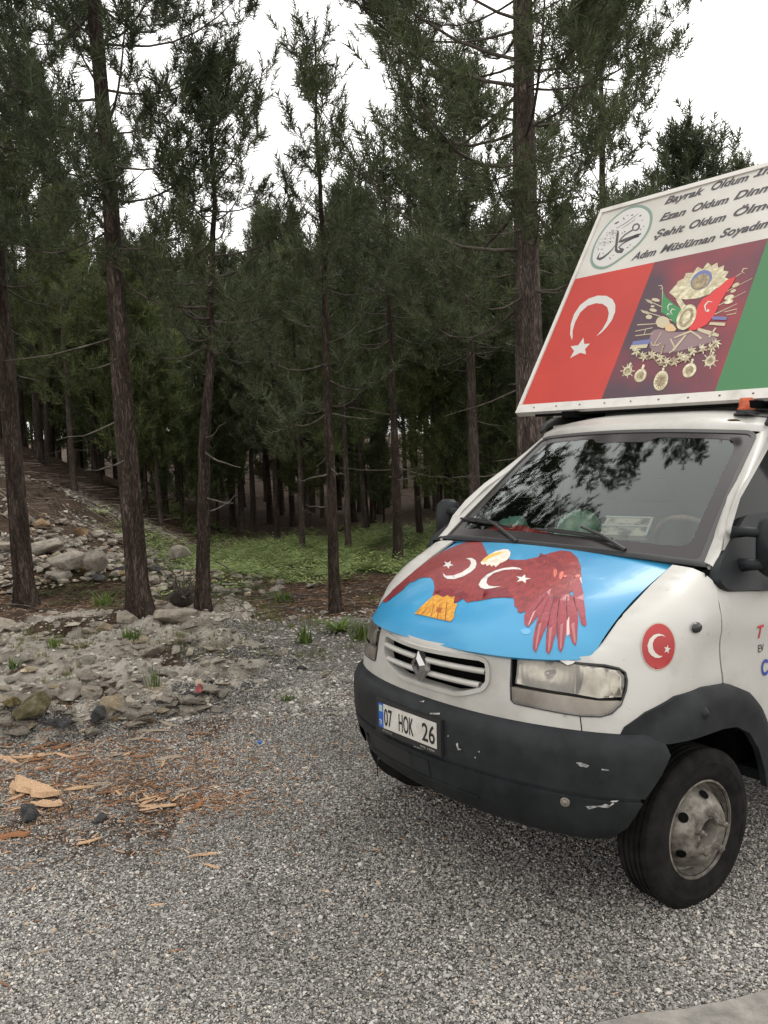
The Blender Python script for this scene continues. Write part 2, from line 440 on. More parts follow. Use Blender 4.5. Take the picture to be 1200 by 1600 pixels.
panel('front_body_skin', outl, SHELL, M_PAINT, van, thick=.012, holes=[grille_out, hl_out, mir(hl_out)], sp=.035)
# hood
hs_o = [(-1, .0), (1, .0), (1, 1), (-1, 1)]
panel('bonnet', [(-.995, .004), (.995, .004), (.995, .992), (-.995, .992)], HOOD, M_BLUE, van, off=.004, thick=.02, sp=.05)
# black under-layer that shows in the shut lines
inner = panel('engine_bay_liner', [(-1.02, .02), (1.02, .02), (1.04, 1.04), (-1.04, 1.04)], HOOD, M_DARK, van, off=-.012, thick=.01, sp=.08)
# ---- decals on the bonnet (printed film) ----------------------------------
LAYER = [0]
def decal(name, S_, polys, m, layer, parent=None, o=(0, 0), k=1.0, sp=.05, rnd=0, base=.0055, **props):
    parts = []
    for p in polys:
        q = tr(S_, p, o, k)
        if rnd: q = smooth_poly(q, rnd)
        UV, F = fill(q, (), sp); P, n = normals(S_, UV)
        parts.append((P+n*(base+layer*.00055), F))
    if len(parts) <= 12:
        return [mk(name, V, F, m, parent or van, smooth=True, **props) for V, F in parts][0]
    V, F = join(parts)
    return mk(name, V, F, m, parent or van, smooth=True, kind='stuff', **props)
Z7 = dict(o=(580, 830), k=.3)
def nm(c1, c2, sc, rough=.35, **kw): return mat('print', rough=rough, nodes=noise_col(c1, c2, sc, 6, .65, .3, .7, **kw))
M_EAG = nm((.11, .010, .012), (.30, .035, .035), 26, stretch=(1, 2.2, 1)); M_EAG.name = 'eagle_red'
M_EAGD = nm((.10, .008, .012), (.22, .02, .03), 40); M_EAGD.name = 'eagle_dark_red'
M_FEA = nm((.14, .010, .018), (.34, .045, .06), 70, stretch=(1, 3, 1)); M_FEA.name = 'feather_crimson'
M_FEAL = mat('feather_light', (.62, .40, .38), .35); M_FEAH = nm((.42, .05, .04), (.62, .22, .16), 40); M_FEAH.name = 'feather_pink'
M_TAIL = nm((.36, .12, .01), (.68, .38, .05), 60); M_TAIL.name = 'tail_orange'; M_TAILD = mat('tail_line', (.30, .07, .01), .4)
M_HEAD = nm((.60, .42, .28), (.80, .74, .68), 40); M_HEAD.name = 'eagle_head'
M_BEAK = mat('beak_yellow', (.75, .42, .05), .35); M_CLOUD = nm((.05, .27, .50), (.16, .38, .56), 14); M_CLOUD.name = 'cloud_film'
M_SKYL = mat('pale_film', (.30, .48, .55), .35)
eag = [(65,365),(95,322),(150,272),(200,227),(280,166),(360,117),(450,77),(520,53),(572,50),(590,90),(607,128),(640,135),(720,152),(745,155),(800,155),(870,140),(930,120),(990,105),(1040,112),(1075,145),(1092,190),(1095,240),(1075,300),(1000,350),(930,350),(860,380),(810,420),(780,432),(765,425),(762,405),(748,395),(746,360),(738,352),(700,350),(640,352),(570,366),(520,372),(500,377),(482,356),(455,372),(420,385),(360,345),(322,340),(334,300),(326,262),(310,245),(280,245),(250,250),(225,268),(205,270),(170,308),(140,330),(110,352),(90,370),(72,376)]
decal('pale_corner_print', HOOD, [[(436,32),(525,50),(420,62),(330,118),(250,178),(178,230),(110,300),(80,330),(60,350),(120,262),(200,190),(300,108),(380,50)]], M_SKYL, 0, **Z7)
decal('cloud_print', HOOD, [[(775,515),(820,508),(838,525),(818,544),(788,538)]], M_CLOUD, 0, rnd=2, **Z7)
decal('eagle_print', HOOD, [eag], M_EAG, 1, **Z7)
M_FEAR = 0
fe = [[(1040,255),(1088,250),(1106,330),(1114,410),(1121,490),(1112,500),(1096,490),(1088,460),(1075,400)],
      [(1030,330),(1078,360),(1078,470),(1072,560),(1066,600),(1048,585),(1034,545),(1030,470)],
      [(975,340),(1032,330),(1034,420),(1018,520),(1002,600),(988,637),(974,610),(970,540),(978,450)],
      [(930,360),(985,350),(982,450),(962,540),(942,610),(926,646),(910,625),(912,560),(922,480)],
      [(880,370),(945,330),(940,420),(915,500),(880,580),(858,636),(844,615),(845,560),(862,480),(874,430)],
      [(820,400),(940,300),(925,370),(890,420),(850,470),(818,506),(800,490),(798,445)]]
decal('wing_feather_print', HOOD, fe[::-1], M_FEA, 2, **Z7)
decal('feather_gap_print', HOOD, [[(1020,470),(1032,450),(1034,540),(1018,552)], [(1085,250),(1093,245),(1100,280),(1092,270)]], M_FEAL, 3, **Z7)
M_GAP = mat('feather_gap_dark', (.07, .006, .012), .4)
decal('feather_line_print', HOOD, [[(925,352),(930,350),(862,520),(858,520)], [(955,340),(960,340),(915,560),(911,560)], [(983,340),(988,340),(972,560),(968,560)], [(1018,345),(1023,345),(1026,470),(1021,470)], [(1052,345),(1057,345),(1075,420),(1071,420)], [(900,350),(904,352),(840,440),(836,438)]], M_GAP, 3, **Z7)
dash = []
rd = random.Random(3)
for f in fe[1:]:
    f = np.array(f, float); c = f.mean(0); tip = f[np.argmax(f[:, 1])]
    for i in range(9):
        t = i/10; p = c*(1-t)+tip*t; w = 13*(1-.5*t); dash.append([(p[0]-w, p[1]+5), (p[0]+w*.2, p[1]-7), (p[0]+w*.3, p[1]-5), (p[0]-w+1, p[1]+8)])
decal('feather_barb_print', HOOD, dash, M_FEAL, 4, **Z7)
decal('wing_highlight_print', HOOD, [[(948,212),(966,200),(970,225),(956,255)], [(985,218),(1000,214),(1004,232),(988,262),(978,250)], [(1060,238),(1085,228),(1090,244),(1068,250)], [(1002,235),(1020,236),(1018,246),(1002,246)]], M_FEAH, 3, rnd=1, **Z7)
decal('wing_shade_print', HOOD, [[(330,320),(400,300),(480,318),(520,345),(480,356),(420,385),(360,345)], [(80,350),(150,290),(215,255),(165,300),(100,362)], [(880,120),(960,150),(1000,200),(930,190),(870,165)], [(590,310),(700,300),(745,345),(640,350),(580,360)]], M_EAGD, 2, **Z7)
rd = random.Random(8); EP = np.array(eag, float)
for nm_, m_, cnt_, ly in (('plumage_dark_print', M_EAGD, 150, 2), ('plumage_light_print', nm((.24, .03, .03), (.40, .10, .08), 50), 110, 3)):
    dab = []
    while len(dab) < cnt_:
        x = rd.uniform(80, 1085); y = rd.uniform(60, 400)
        if ly == 3 and 360 < x < 860 and rd.random() < .75: continue
        if not pip(np.array([[x, y]]), EP)[0] or not pip(np.array([[x+8, y+12]]), EP)[0] or not pip(np.array([[x-14, y+14]]), EP)[0]: continue
        dx, dy = (-.85, .55) if x < 330 else ((-.25, .95) if x > 820 else (rd.uniform(-.6, .6), .7)); L = rd.uniform(7, 17) if x < 820 else rd.uniform(12, 26); w = rd.uniform(1.6, 3.6); L *= 1
        q = [(x-w*dy, y+w*dx), (x+w*dy, y-w*dx), (x+L*.6*dx+w*.6*dy, y+L*.6*dy-w*.6*dx), (x+L*dx, y+L*dy)]
        if all(pip(np.array([q[-1]]), EP)): dab.append(q)
    decal(nm_, HOOD, dab, m_, ly, sp=.2, **Z7)
decal('tail_print', HOOD, [[(345,335),(380,350),(400,338),(418,350),(438,345),(432,380),(452,385),(435,430),(437,450),(418,476),(340,460),(290,447),(229,435),(265,395),(300,365),(325,345)]], M_TAIL, 3, **Z7)
decal('tail_line_print', HOOD, [[(330,385),(334,385),(318,450),(312,450)], [(360,390),(364,390),(350,462),(344,460)], [(395,380),(399,380),(392,470),(386,470)], [(300,400),(305,398),(270,440),(262,440)], [(345,400),(372,405),(366,432),(342,425)]], M_TAILD, 4, **Z7)
decal('head_print', HOOD, [[(570,172),(588,150),(615,130),(650,110),(690,100),(716,102),(727,116),(724,138),(706,158),(684,170),(668,178),(650,194),(640,182),(628,192),(620,180),(604,188),(598,176),(582,182)]], M_HEAD, 3, **Z7)
decal('beak_print', HOOD, [[(578,166),(590,150),(608,136),(632,124),(668,116),(690,117),(668,127),(640,136),(618,146),(604,158),(590,164)]], M_BEAK, 4, **Z7)
def star(cx, cy, r, kx=1, ky=1, a0=90, sh=0):
    P = []
    for i in range(10):
        a = math.radians(a0+36*i); q = r if i % 2 == 0 else r*.40
        P.append((cx+q*math.cos(a)*kx+sh*q*math.sin(a), cy-q*math.sin(a)*ky))
    return P
decal('crescent_print', HOOD, [[(495,147),(525,146),(546,158),(551,175),(544,198),(520,220),(480,242),(435,256),(400,255),(382,243),(376,225),(392,238),(430,237),(475,220),(510,196),(522,175),(518,158)],
      [(788,208),(770,197),(740,193),(695,198),(650,210),(605,232),(575,260),(562,285),(572,300),(595,308),(635,303),(680,293),(640,294),(615,290),(602,275),(608,250),(640,225),(690,209),(745,205)],
      star(403, 180, 30, 1, .75, 60), star(792, 255, 40, 1.05, .62, 75)], M_WHITE, 3, **Z7)

# ---- grille ---------------------------------------------------------------
panel('grille_backing', grille_out*np.array([1.03, 1])+0, SHELL, M_DARK, van, off=-.06, thick=.01, sp=.06)
go = np.array(grille_out); c0 = go.mean(0)
def offset_poly(p, d):
    p = np.array(p, float); n = len(p); out = []
    for i in range(n):
        a, b, c = p[i-1], p[i], p[(i+1) % n]; e1 = (b-a)/(np.linalg.norm(b-a)+1e-9); e2 = (c-b)/(np.linalg.norm(c-b)+1e-9)
        m = e1+e2; m /= np.linalg.norm(m)+1e-9; nn = np.array([m[1], -m[0]]); out.append(b+nn*d)
    return np.array(out)
ar = .5*sum(go[i-1][0]*go[i][1]-go[i][0]*go[i-1][1] for i in range(len(go))); sg = 1 if ar > 0 else -1
panel('grille_surround', round_poly(offset_poly(go, .020*sg), .02), SHELL, M_PAINT, van, off=.010, thick=.05, holes=[go], sp=.04)
z1 = float(np.mean(tr(SHELL, [(606,1006),(752,1051)])[:, 1])); z2 = float(np.mean(tr(SHELL, [(612,1029),(740,1071)])[:, 1]))
for zc_, ue in ((z1, gU-.002), (z2, gU-.035)):
    us = np.linspace(-ue, ue, 30); P = SHELL(us, np.full(30, zc_)); P[:, 0] -= .002
    V = []
    for p in P:
        for k in range(10):
            a = 2*math.pi*k/10; V.append(p+np.array([.016*math.cos(a), 0, .0135*math.sin(a)]))
    F = [(i*10+k, i*10+(k+1) % 10, (i+1)*10+(k+1) % 10, (i+1)*10+k) for i in range(29) for k in range(10)]
    mk('grille_bar', V, F, M_PAINT, van, smooth=True)
# diamond badge
bc = SHELL(np.array([-.012]), np.array([.5*(z1+z2)]))[0]+np.array([.028, 0, .002])
def rhomb(w, h, x): return [(x, 0, h), (x, w, h*.18), (x, w, -h*.18), (x, 0, -h), (x, -w, -h*.18), (x, -w, h*.18)]
V = np.array(rhomb(.052, .075, -.022)+rhomb(.046, .070, .004)+rhomb(.020, .036, .016))+bc
F = [(i, (i+1) % 6, 6+(i+1) % 6, 6+i) for i in range(6)]+[(6+i, 6+(i+1) % 6, 12+(i+1) % 6, 12+i) for i in range(6)]+[(5, 4, 3, 2, 1, 0)]
bd = mk('badge', V, F, M_CHROME, van)
V2 = np.array(rhomb(.020, .036, .016)+rhomb(.014, .026, .006))+bc
mk('badge_core', V2, [(i, (i+1) % 6, 6+(i+1) % 6, 6+i) for i in range(6)]+[(6, 7, 8, 9, 10, 11)], M_CHROMED, bd)

# ---- headlights -------------------------------------------------------------
up_l = tr(SHELL, [(810,1024),(806,1068),(897,1084),(936,1091),(971,1089),(975,1070),(975,1056),(967,1048),(941,1043),(897,1038)])
lo_l = tr(SHELL, [(800,1073),(801,1094),(806,1099),(855,1109),(908,1118),(938,1119),(955,1114),(969,1101),(972,1095),(934,1095),(897,1089)])
div = tr(SHELL, [(897,1038),(897,1084)])
for sd in (1, -1):
    m_ = (lambda p: p) if sd == 1 else mir
    hl = panel('headlight', m_(offset_poly(hl_out, -.001)), SHELL, M_RUB, van, off=-.055, thick=.006, sp=.05)
    hl['label'] = 'clear headlight with aged cloudy lens'
    # rim gasket round the unit, deep
    orient = .5*sum(hl_out[i-1][0]*hl_out[i][1]-hl_out[i][0]*hl_out[i-1][1] for i in range(len(hl_out)))
    so = 1 if orient > 0 else -1
    inn = offset_poly(hl_out, -.008*so)
    panel('gasket', m_(hl_out), SHELL, M_RUB, hl, off=.004, thick=.06, holes=[m_(inn)], sp=.04)
    cu = m_(up_l); ctr = np.array([(up_l[0, 0]+div[0, 0])/2, (up_l[0, 1]+up_l[1, 1])/2])*np.array([sd, 1])
    def bowl(UV, ctr=ctr):
        r2 = ((UV[:, 0]-ctr[0])/.16)**2+((UV[:, 1]-ctr[1])/.10)**2
        return -.010-.046*np.clip(1-r2, 0, 1)-.006*(((UV[:, 0]*40).astype(int)) % 2)*(r2 > 1)
    panel('reflector', cu, SHELL, M_REFL, hl, off=bowl, thick=0, sp=.02)
    panel('upper_lens', cu, SHELL, M_LENS, hl, off=.006, thick=0, sp=.04)
    panel('indicator_backing', m_(lo_l), SHELL, M_REFLD, hl, off=-.02, thick=0, sp=.04)
    panel('lower_lens', m_(lo_l), SHELL, M_LENS2, hl, off=.005, thick=0, sp=.04)
    # divider between lamp and indicator
    d0 = div*np.array([sd, 1]); dd = np.array([d0[0], d0[1], d0[1]+[.006, 0], d0[0]+[.006, 0]])
    panel('lens_divider', dd if sd == 1 else dd[::-1], SHELL, M_REFLD, hl, off=.0015, thick=.03, sp=.04)
    bp_, bn_ = normals(SHELL, np.array([ctr])); V, F = lathe([(.001, .02), (.012, .016), (.014, 0), (.014, -.03)], 12, 'x')
    mk('bulb', V+bp_[0]-bn_[0]*.035, F, M_CHROME, hl, smooth=True)
panel('white_tape', tr(SHELL, [(868,1029),(899,1034),(896,1037),(887,1040),(880,1036)]), SHELL, M_WHITE, van, off=.011, thick=.001, sp=.05)
# seam between front valance and fender
for sd in (1, -1):
    u0 = float(tr(SHELL, [(908,1132)])[0, 0]); p = np.array([(u0-.002, .80), (u0+.002, .80), (u0+.002, .895), (u0-.002, .895)])*np.array([sd, 1])
    panel('panel_seam', p if sd == 1 else p[::-1], SHELL, M_DARK, van, off=.0015, thick=0, sp=.05)

# ---- bumper -----------------------------------------------------------------
nz = [.36, .37, .40, .47, .53, .578, .584, .594, .600, .65, .70, .745, .775, .80, .815, .828, .838, .84]
nu = 91; V = []
for z in nz:
    xe = np.interp(z, [.36, .60, .78, .84], [.40, .33, .225, .24]); us = np.linspace(0, 1.7, 500)
    xs = BUMPS(us, np.full(500, z))[:, 0]; ue = float(np.interp(-xe, -xs, us))
    uu = np.linspace(-ue, ue, nu); P = BUMPS(uu, np.full(nu, z)); V.append(P)
V = np.vstack(V); inn = V.copy(); c_ = np.array([.1, 0, 0]); k_ = len(V)
inn[:, :2] = (V[:, :2]-c_[:2])*.93+c_[:2]
F = grid_faces(len(nz), nu); F2 = [tuple(i+k_ for i in f[::-1]) for f in F]
# torn lower left corner: leave faces out where the plastic is broken away
def torn(f):
    c = V[list(f)].mean(0); y = c[1]; z = c[2]
    if y > -.42: return False
    lim = np.interp(y, [-1.0, -.74, -.70, -.68, -.60, -.56, -.55, -.50, -.46, -.42], [.36, .36, .42, .545, .53, .52, .44, .505, .47, .36])
    return z < lim
Fk = [f for f in F if not torn(f)]; F2k = [f for f, g in zip(F2, F) if not torn(g)]
rim = []
m = len(nz)
for i in range(m-1):
    for j in (0, nu-1): a, b = i*nu+j, (i+1)*nu+j; rim.append((a, b, b+k_, a+k_) if j else (b, a, a+k_, b+k_))
for j in range(nu-1):
    rim.append(((m-1)*nu+j, (m-1)*nu+j+1, (m-1)*nu+j+1+k_, (m-1)*nu+j+k_))
    if not torn(F[j]): rim.append((j+1, j, j+k_, j+1+k_))
bum = mk('front_bumper', np.vstack([V, inn]), Fk+F2k+rim, M_PLAST, van, sharp=35, label='scuffed black plastic bumper, torn at its lower corner')
# lower air slot's recess shade, painted as a flat black patch, and details
def bslot(u0, u1, z0, z1_, off, m, name, th=.004): return panel(name, [(u0, z0), (u1, z0), (u1, z1_), (u0, z1_)], BUMPS, m, bum, off=off, thick=th, sp=.05)
bslot(-.42, -.10, .475, .555, .0015, M_RUB, 'air_slot_shade', .001)
bslot(-.105, .03, .475, .555, .004, M_PLAST, 'slot_cover')
bslot(-.45, .30, .455, .468, .006, M_PLAST, 'slot_lip')
M_SCUFF = mat('scuff', rough=.7, nodes=noise_col((.10, .10, .10), (.42, .41, .40), 60, 6))
sc = [[(900,1191),(908,1191),(921,1196),(917,1199),(906,1197)], [(915,1259),(940,1258),(955,1252),(967,1250),(958,1256),(950,1262),(935,1260),(920,1264)], [(940,1201),(951,1202),(951,1204),(940,1203)], [(646,1165),(656,1163),(663,1168),(672,1172),(664,1173),(655,1169)],
      [(672,1114),(688,1114),(688,1117),(672,1116)], [(713,1162),(716,1160),(717,1168),(722,1171),(716,1172)], [(699,1150),(702,1148),(702,1151)], [(747,1174),(750,1172),(750,1176)], [(741,1183),(744,1182),(744,1185)], [(656,1096),(664,1095),(662,1098)], [(880,1118),(884,1116),(884,1120)]]
decal('scuff_mark', BUMPS, sc, M_SCUFF, 0, parent=bum, base=.003, sp=.1)
fp, fn = normals(BUMPS, tr(BUMPS, [(883, 1253)]))
V, F = lathe([(.001, .008), (.009, .008), (.011, .003), (.016, .006), (.019, .006), (.020, 0)], 20, 'x')
Rf = Vector((1, 0, 0)).rotation_difference(Vector(fn[0])).to_matrix(); V = V@np.array(Rf).T+fp[0]
mk('tow_hook_cap', V, F, M_STEEL, bum, smooth=True)
# splinters of torn plastic at the corner
def shard(px, dx=.02):
    P = [vray(p, 0, .45) for p in px]
    # place on the bumper's corner surface
    Q = np.array([BUMPS(np.array([q[0]]), np.array([q[1]]))[0] for q in tr(BUMPS, px)])
    return Q
for px in ([(571,1150),(580,1151),(586,1166),(590,1180),(593,1190),(588,1189),(580,1180),(575,1168)], [(606,1150),(613,1152),(614,1170),(611,1190),(606,1175)]):
    q = tr(BUMPS, px); panel('torn_flap', q, BUMPS, M_PLAST, bum, off=-.004, thick=.006, sp=.03)

# ---- number plate ------------------------------------------------------------
PX = .712
c4 = [vray(p, 0, PX) for p in ((592,1096),(682,1132),(682,1170),(592,1135))]
py0 = (c4[0][1]+c4[3][1])/2; py1 = (c4[1][1]+c4[2][1])/2; pz1 = (c4[0][2]+c4[1][2])/2; pz0 = (c4[2][2]+c4[3][2])/2
V, F = join([box((PX-.012, (py0+py1)/2, (pz0+pz1)/2-.006), (.018, py1-py0+.05, pz1-pz0+.045)),
             ])
npl = mk('number_plate', V, F, M_RUB, van, label='white number plate in a black holder')
def PLATE(a, b): a = np.asarray(a, float); b = np.asarray(b, float); return np.stack([np.full(a.shape, PX), a, b], -1)
def rect(a0, b0, a1, b1): return [(a0, b0), (a1, b0), (a1, b1), (a0, b1)]
bl_w = (py1-py0)*.085
panel('plate_face', rect(py0+bl_w, pz0, py1, pz1), PLATE, M_PLATEW, npl, off=0, thick=.002, sp=.3)
panel('plate_band', rect(py0-.002, pz0, py0+bl_w, pz1), PLATE, mat('plate_blue', (.02, .09, .36), .4), npl, off=0, thick=.002, sp=.3)

def text_geo(txt, size=1.0, shear=0, offset=0):
    cu = bpy.data.curves.new('t', 'FONT'); cu.body = txt; cu.size = size; cu.shear = shear; cu.offset = offset; cu.resolution_u = 4
    o = bpy.data.objects.new('t', cu); COL.objects.link(o); bpy.context.view_layer.update()
    dg = bpy.context.evaluated_depsgraph_get(); me = bpy.data.meshes.new_from_object(o.evaluated_get(dg))
    V = np.array([v.co[:2] for v in me.vertices]); F = [tuple(p.vertices) for p in me.polygons]
    bpy.data.objects.remove(o); bpy.data.curves.remove(cu); bpy.data.meshes.remove(me)
    return V, F
def put_text(name, txt, fn, m, parent, w=None, h=None, x0=0, y0=0, shear=0, offset=.02, **props):
    """fit the text into width w / cap height h with its lower left corner at x0,y0; fn maps (a,b)->3D"""
    V, F = text_geo(txt, 1.0, shear, offset); capV, _ = text_geo('H', 1.0, 0, offset)
    ch = capV[:, 1].max()-capV[:, 1].min(); mnx = V[:, 0].min(); mxx = V[:, 0].max()
    sy = h/ch; sx = w/(mxx-mnx) if w else sy
    P = fn(x0+(V[:, 0]-mnx)*sx, y0+V[:, 1]*sy)
    return mk(name, P, F, m, parent, **props)
pf = lambda a, b: PLATE(a, b)+np.array([.0015, 0, 0])
pw = py1-py0; ph_ = pz1-pz0
for t_, a0, a1 in (('07', .10, .245), ('HOK', .365, .62), ('26', .765, .975)):
    put_text('plate_characters', t_, pf, M_BLACKP, npl, w=(a1-a0)*pw, h=ph_*.70, x0=py0+a0*pw, y0=pz0+ph_*.15, offset=.012)
put_text('plate_country_letters', 'TR', pf, M_WHITE, npl, w=pw*.05, h=ph_*.2, x0=py0+pw*.012, y0=pz0+ph_*.12, offset=.01)
panel('plate_sticker', rect(py0+.004, pz1-.04, py0+bl_w-.006, pz1-.008), PLATE, mat('sticker', (.30, .42, .38), .4), npl, off=.0012, thick=0, sp=.3)
put_text('plate_holder_lettering', '442 1900', lambda a, b: PLATE(a, b)+np.array([-.0015, 0, 0]), mat('grey_print', (.30, .29, .27), .5), npl, w=pw*.24, h=.009, x0=py0+pw*.72, y0=pz0-.019, offset=.005)
put_text('plate_holder_lettering', '07.26.212', lambda a, b: PLATE(a, b)+np.array([-.0015, 0, 0]), bpy.data.materials['grey_print'], npl, w=pw*.17, h=.008, x0=py0+pw*.06, y0=pz0-.017, offset=.005)

# ---- windshield ----------------------------------------------------------------
ws_out = [(-1, .0), (1, .0), (1, .97), (.96, 1), (-.96, 1), (-1, .97)]
gl_in = [(-.90, .10), (-.86, .075), (.86, .085), (.915, .12), (.915, .86), (.88, .925), (.84, .94), (.30, .945), (.24, .90), (-.24, .90), (-.30, .945), (-.84, .94), (-.90, .90)]
_s, _t = np.meshgrid(np.linspace(-.985, .985, 60), np.linspace(.01, .985, 36), indexing='ij')
wsn = mk('windshield', WSH(_s.ravel(), _t.ravel()), [f[::-1] for f in grid_faces(60, 36)], M_GLASS, van, smooth=True)
M_FRIT = mat('windshield_border', (.022, .019, .019), .2, spec=.45)
panel('windshield_border', round_poly(ws_out, .03), WSH, M_FRIT, wsn, off=.0015, thick=.0, holes=[round_poly(gl_in, .04)], sp=.06)
# rubber gasket
ro = [(-1.022, -.02), (1.022, -.02), (1.022, .985), (.97, 1.022), (-.97, 1.022), (-1.022, .985)]
panel('windshield_gasket', round_poly(ro, .03), WSH, mat('gasket_grey', (.035, .035, .033), .5), wsn, off=.006, thick=.02, holes=[round_poly([(-.993, .01), (.993, .01), (.993, .965), (.955, .992), (-.955, .992), (-.993, .965)], .03)], sp=.06)
# mirror inside
V, F = box((-.72, 0, 1.83), (.03, .24, .07)); mk('rear_view_mirror', V, F, M_RUB, van)
V, F = tube([(-.74, 0, 1.86), (-.80, 0, 1.93)], .012); mk('mirror_stem', V, F, M_RUB, van)
# cowl under the windshield
V = []; 
for s in np.linspace(-1.05, 1.05, 31):
    a = WSH(np.array([s]), np.array([0.]))[0]; V += [a+[.03, 0, -.012], a+[.012, 0, .006], a+[-.03, 0, .004]]
mk('cowl_panel', V, grid_faces(31, 3), M_PLAST, van, smooth=True)
# wipers
def wiper(base, mid, tip0, tip1):
    q = tr(WSH, [base, mid]); e = tr(WSH, [tip0, tip1])
    def at3(uv, o): p, n = normals(WSH, np.array([uv])); return p[0]+n[0]*o
    b0, m0 = at3(q[0], .012), at3(q[1], .04); pts = [b0, b0*.5+m0*.5+[0, 0, .012], m0]
    V, F = tube(pts, [.011, .009, .006], 6); w = mk('wiper', V, F, M_RUB, van)
    bl = [at3(e[0]*(1-t)+e[1]*t, .012) for t in np.linspace(0, 1, 12)]
    V, F = join([tube(bl, .0065, 6), tube([b+np.array([.004, 0, .012]) for b in bl[2:10]], .0045, 5)]); mk('wiper_blade', V, F, M_RUB, w)
wiper((809,849), (752,811), (722,812), (801,826)); wiper((978,862), (912,832), (838,829), (958,845))
# ---- roof ------------------------------------------------------------------------
def roof_rows():
    rows = []
    ss = np.linspace(-1, 1, 41)
    top = WSH(ss*1.02, np.full(41, 1.02))
    def row(x, w, zc, ze, bulge, p=3.0): return np.stack([x+bulge*(1-ss**2), w*ss, ze+(zc-ze)*(1-np.abs(ss)**p)], -1)
    rows = [top+[.0, 0, .002], top+[-.012, 0, .030], row(-1.035, .715, 2.095, 2.062, .09, 4), row(-1.10, .725, 2.13, 2.08, .085, 4), row(-1.25, .735, 2.155, 2.09, .05, 4), row(-1.6, .745, 2.17, 2.095, .0, 4), row(-2.1, .79, 2.175, 2.10, 0, 4)]
    # roll over the rim to the cant rail
    out = []
    for r in rows:
        s = np.linspace(0, 1, 4)[1:]
        L = [r[0]+np.array([0, -.03*math.sin(t*1.5), -.06*(1-math.cos(t*1.5))]) for t in s][::-1]; R = [r[-1]+np.array([0, .03*math.sin(t*1.5), -.06*(1-math.cos(t*1.5))]) for t in s]
        out.append(np.vstack([L, r, R]))
    return out
rr_ = roof_rows(); nv = rr_[0].shape[0]
# densify rows with linear blend for smoothness
V = np.vstack(rr_)
mk('cab_roof', V, grid_faces(len(rr_), nv), M_PAINT, van, smooth=True)
# A pillars
for sd in (1, -1):
    ts = np.array([0, .12, .25, .4, .55, .7, .85, 1.0]); I = WSH(np.full(8, 1.012), ts-.0)
    ox = np.interp(ts, [0, .12, .3, .5, .8, 1], [-.235, -.315, -.36, -.52, -.86, -1.05]); oy = np.interp(ts, [0, .12, .3, .5, .8, 1], [.895, .885, .875, .84, .775, .735]); oz = np.interp(ts, [0, .12, .3, .5, .8, 1], [1.43, 1.50, 1.585, 1.72, 1.91, 2.035])
    O = np.stack([ox, oy, oz], -1); V = []
    for a, b in zip(I, O):
        for q in np.linspace(0, 1, 7):
            p = a+(b-a)*q; V.append(p+np.array([.35, .75, .5])*.014*math.sin(q*math.pi)**.8)
    for b in O: pass
    V = np.array(V); k_ = len(V); back = V-np.array([.01, .03, .01]); V = np.vstack([V, back])
    F = [f[::-1] for f in grid_faces(8, 7)]+[(i*7+6+k_, (i+1)*7+6+k_, (i+1)*7+6, i*7+6) for i in range(7)]+[tuple(i+k_ for i in f) for f in grid_faces(8, 7)]
    if sd < 0: V[:, 1] *= -1; F = [f[::-1] for f in F]
    mk('windshield_pillar', V, F, M_PAINT, van, sharp=50)

# ---- doors and sides ---------------------------------------------------------------
def SIDEL(x, z): p = SIDE(x, z); p[..., 1] *= -1; return p
gz = 1.40
door_lo = [(-.212, .925), (-.209, 1.0), (-.207, 1.13), (-.205, 1.24), (-.203, 1.33), (-.21, gz), (-1.30, gz), (-1.32, .40), (-.70, .40), (-.625, .46), (-.605, .52), (-.575, .66), (-.500, .775), (-.378, .872), (-.25, .922)]
def DOORS(x, z):
    u = UQ-np.asarray(x, float); return SHELL2(u, z)
def SHELL2(u, v):
    P = SHELL(u, np.minimum(v, 1.30)); P = P.copy(); xx = P[..., 0]
    z = np.asarray(v, float); P[..., 2] = z; P[..., 1] = P[..., 1]-np.clip(z-1.30, 0, 1)*.28
    return P
door_fr = [(-.285, gz+.004), (-.335, 1.52), (-.385, 1.60), (-.54, 1.735), (-.88, 1.925), (-1.07, 2.035), (-1.31, 2.05), (-1.31, gz+.004)]
win = [(-.38, gz+.015), (-.40, 1.55), (-.45, 1.60), (-.59, 1.715), (-.92, 1.895), (-1.08, 1.985), (-1.26, 1.995), (-1.26, gz+.015)]
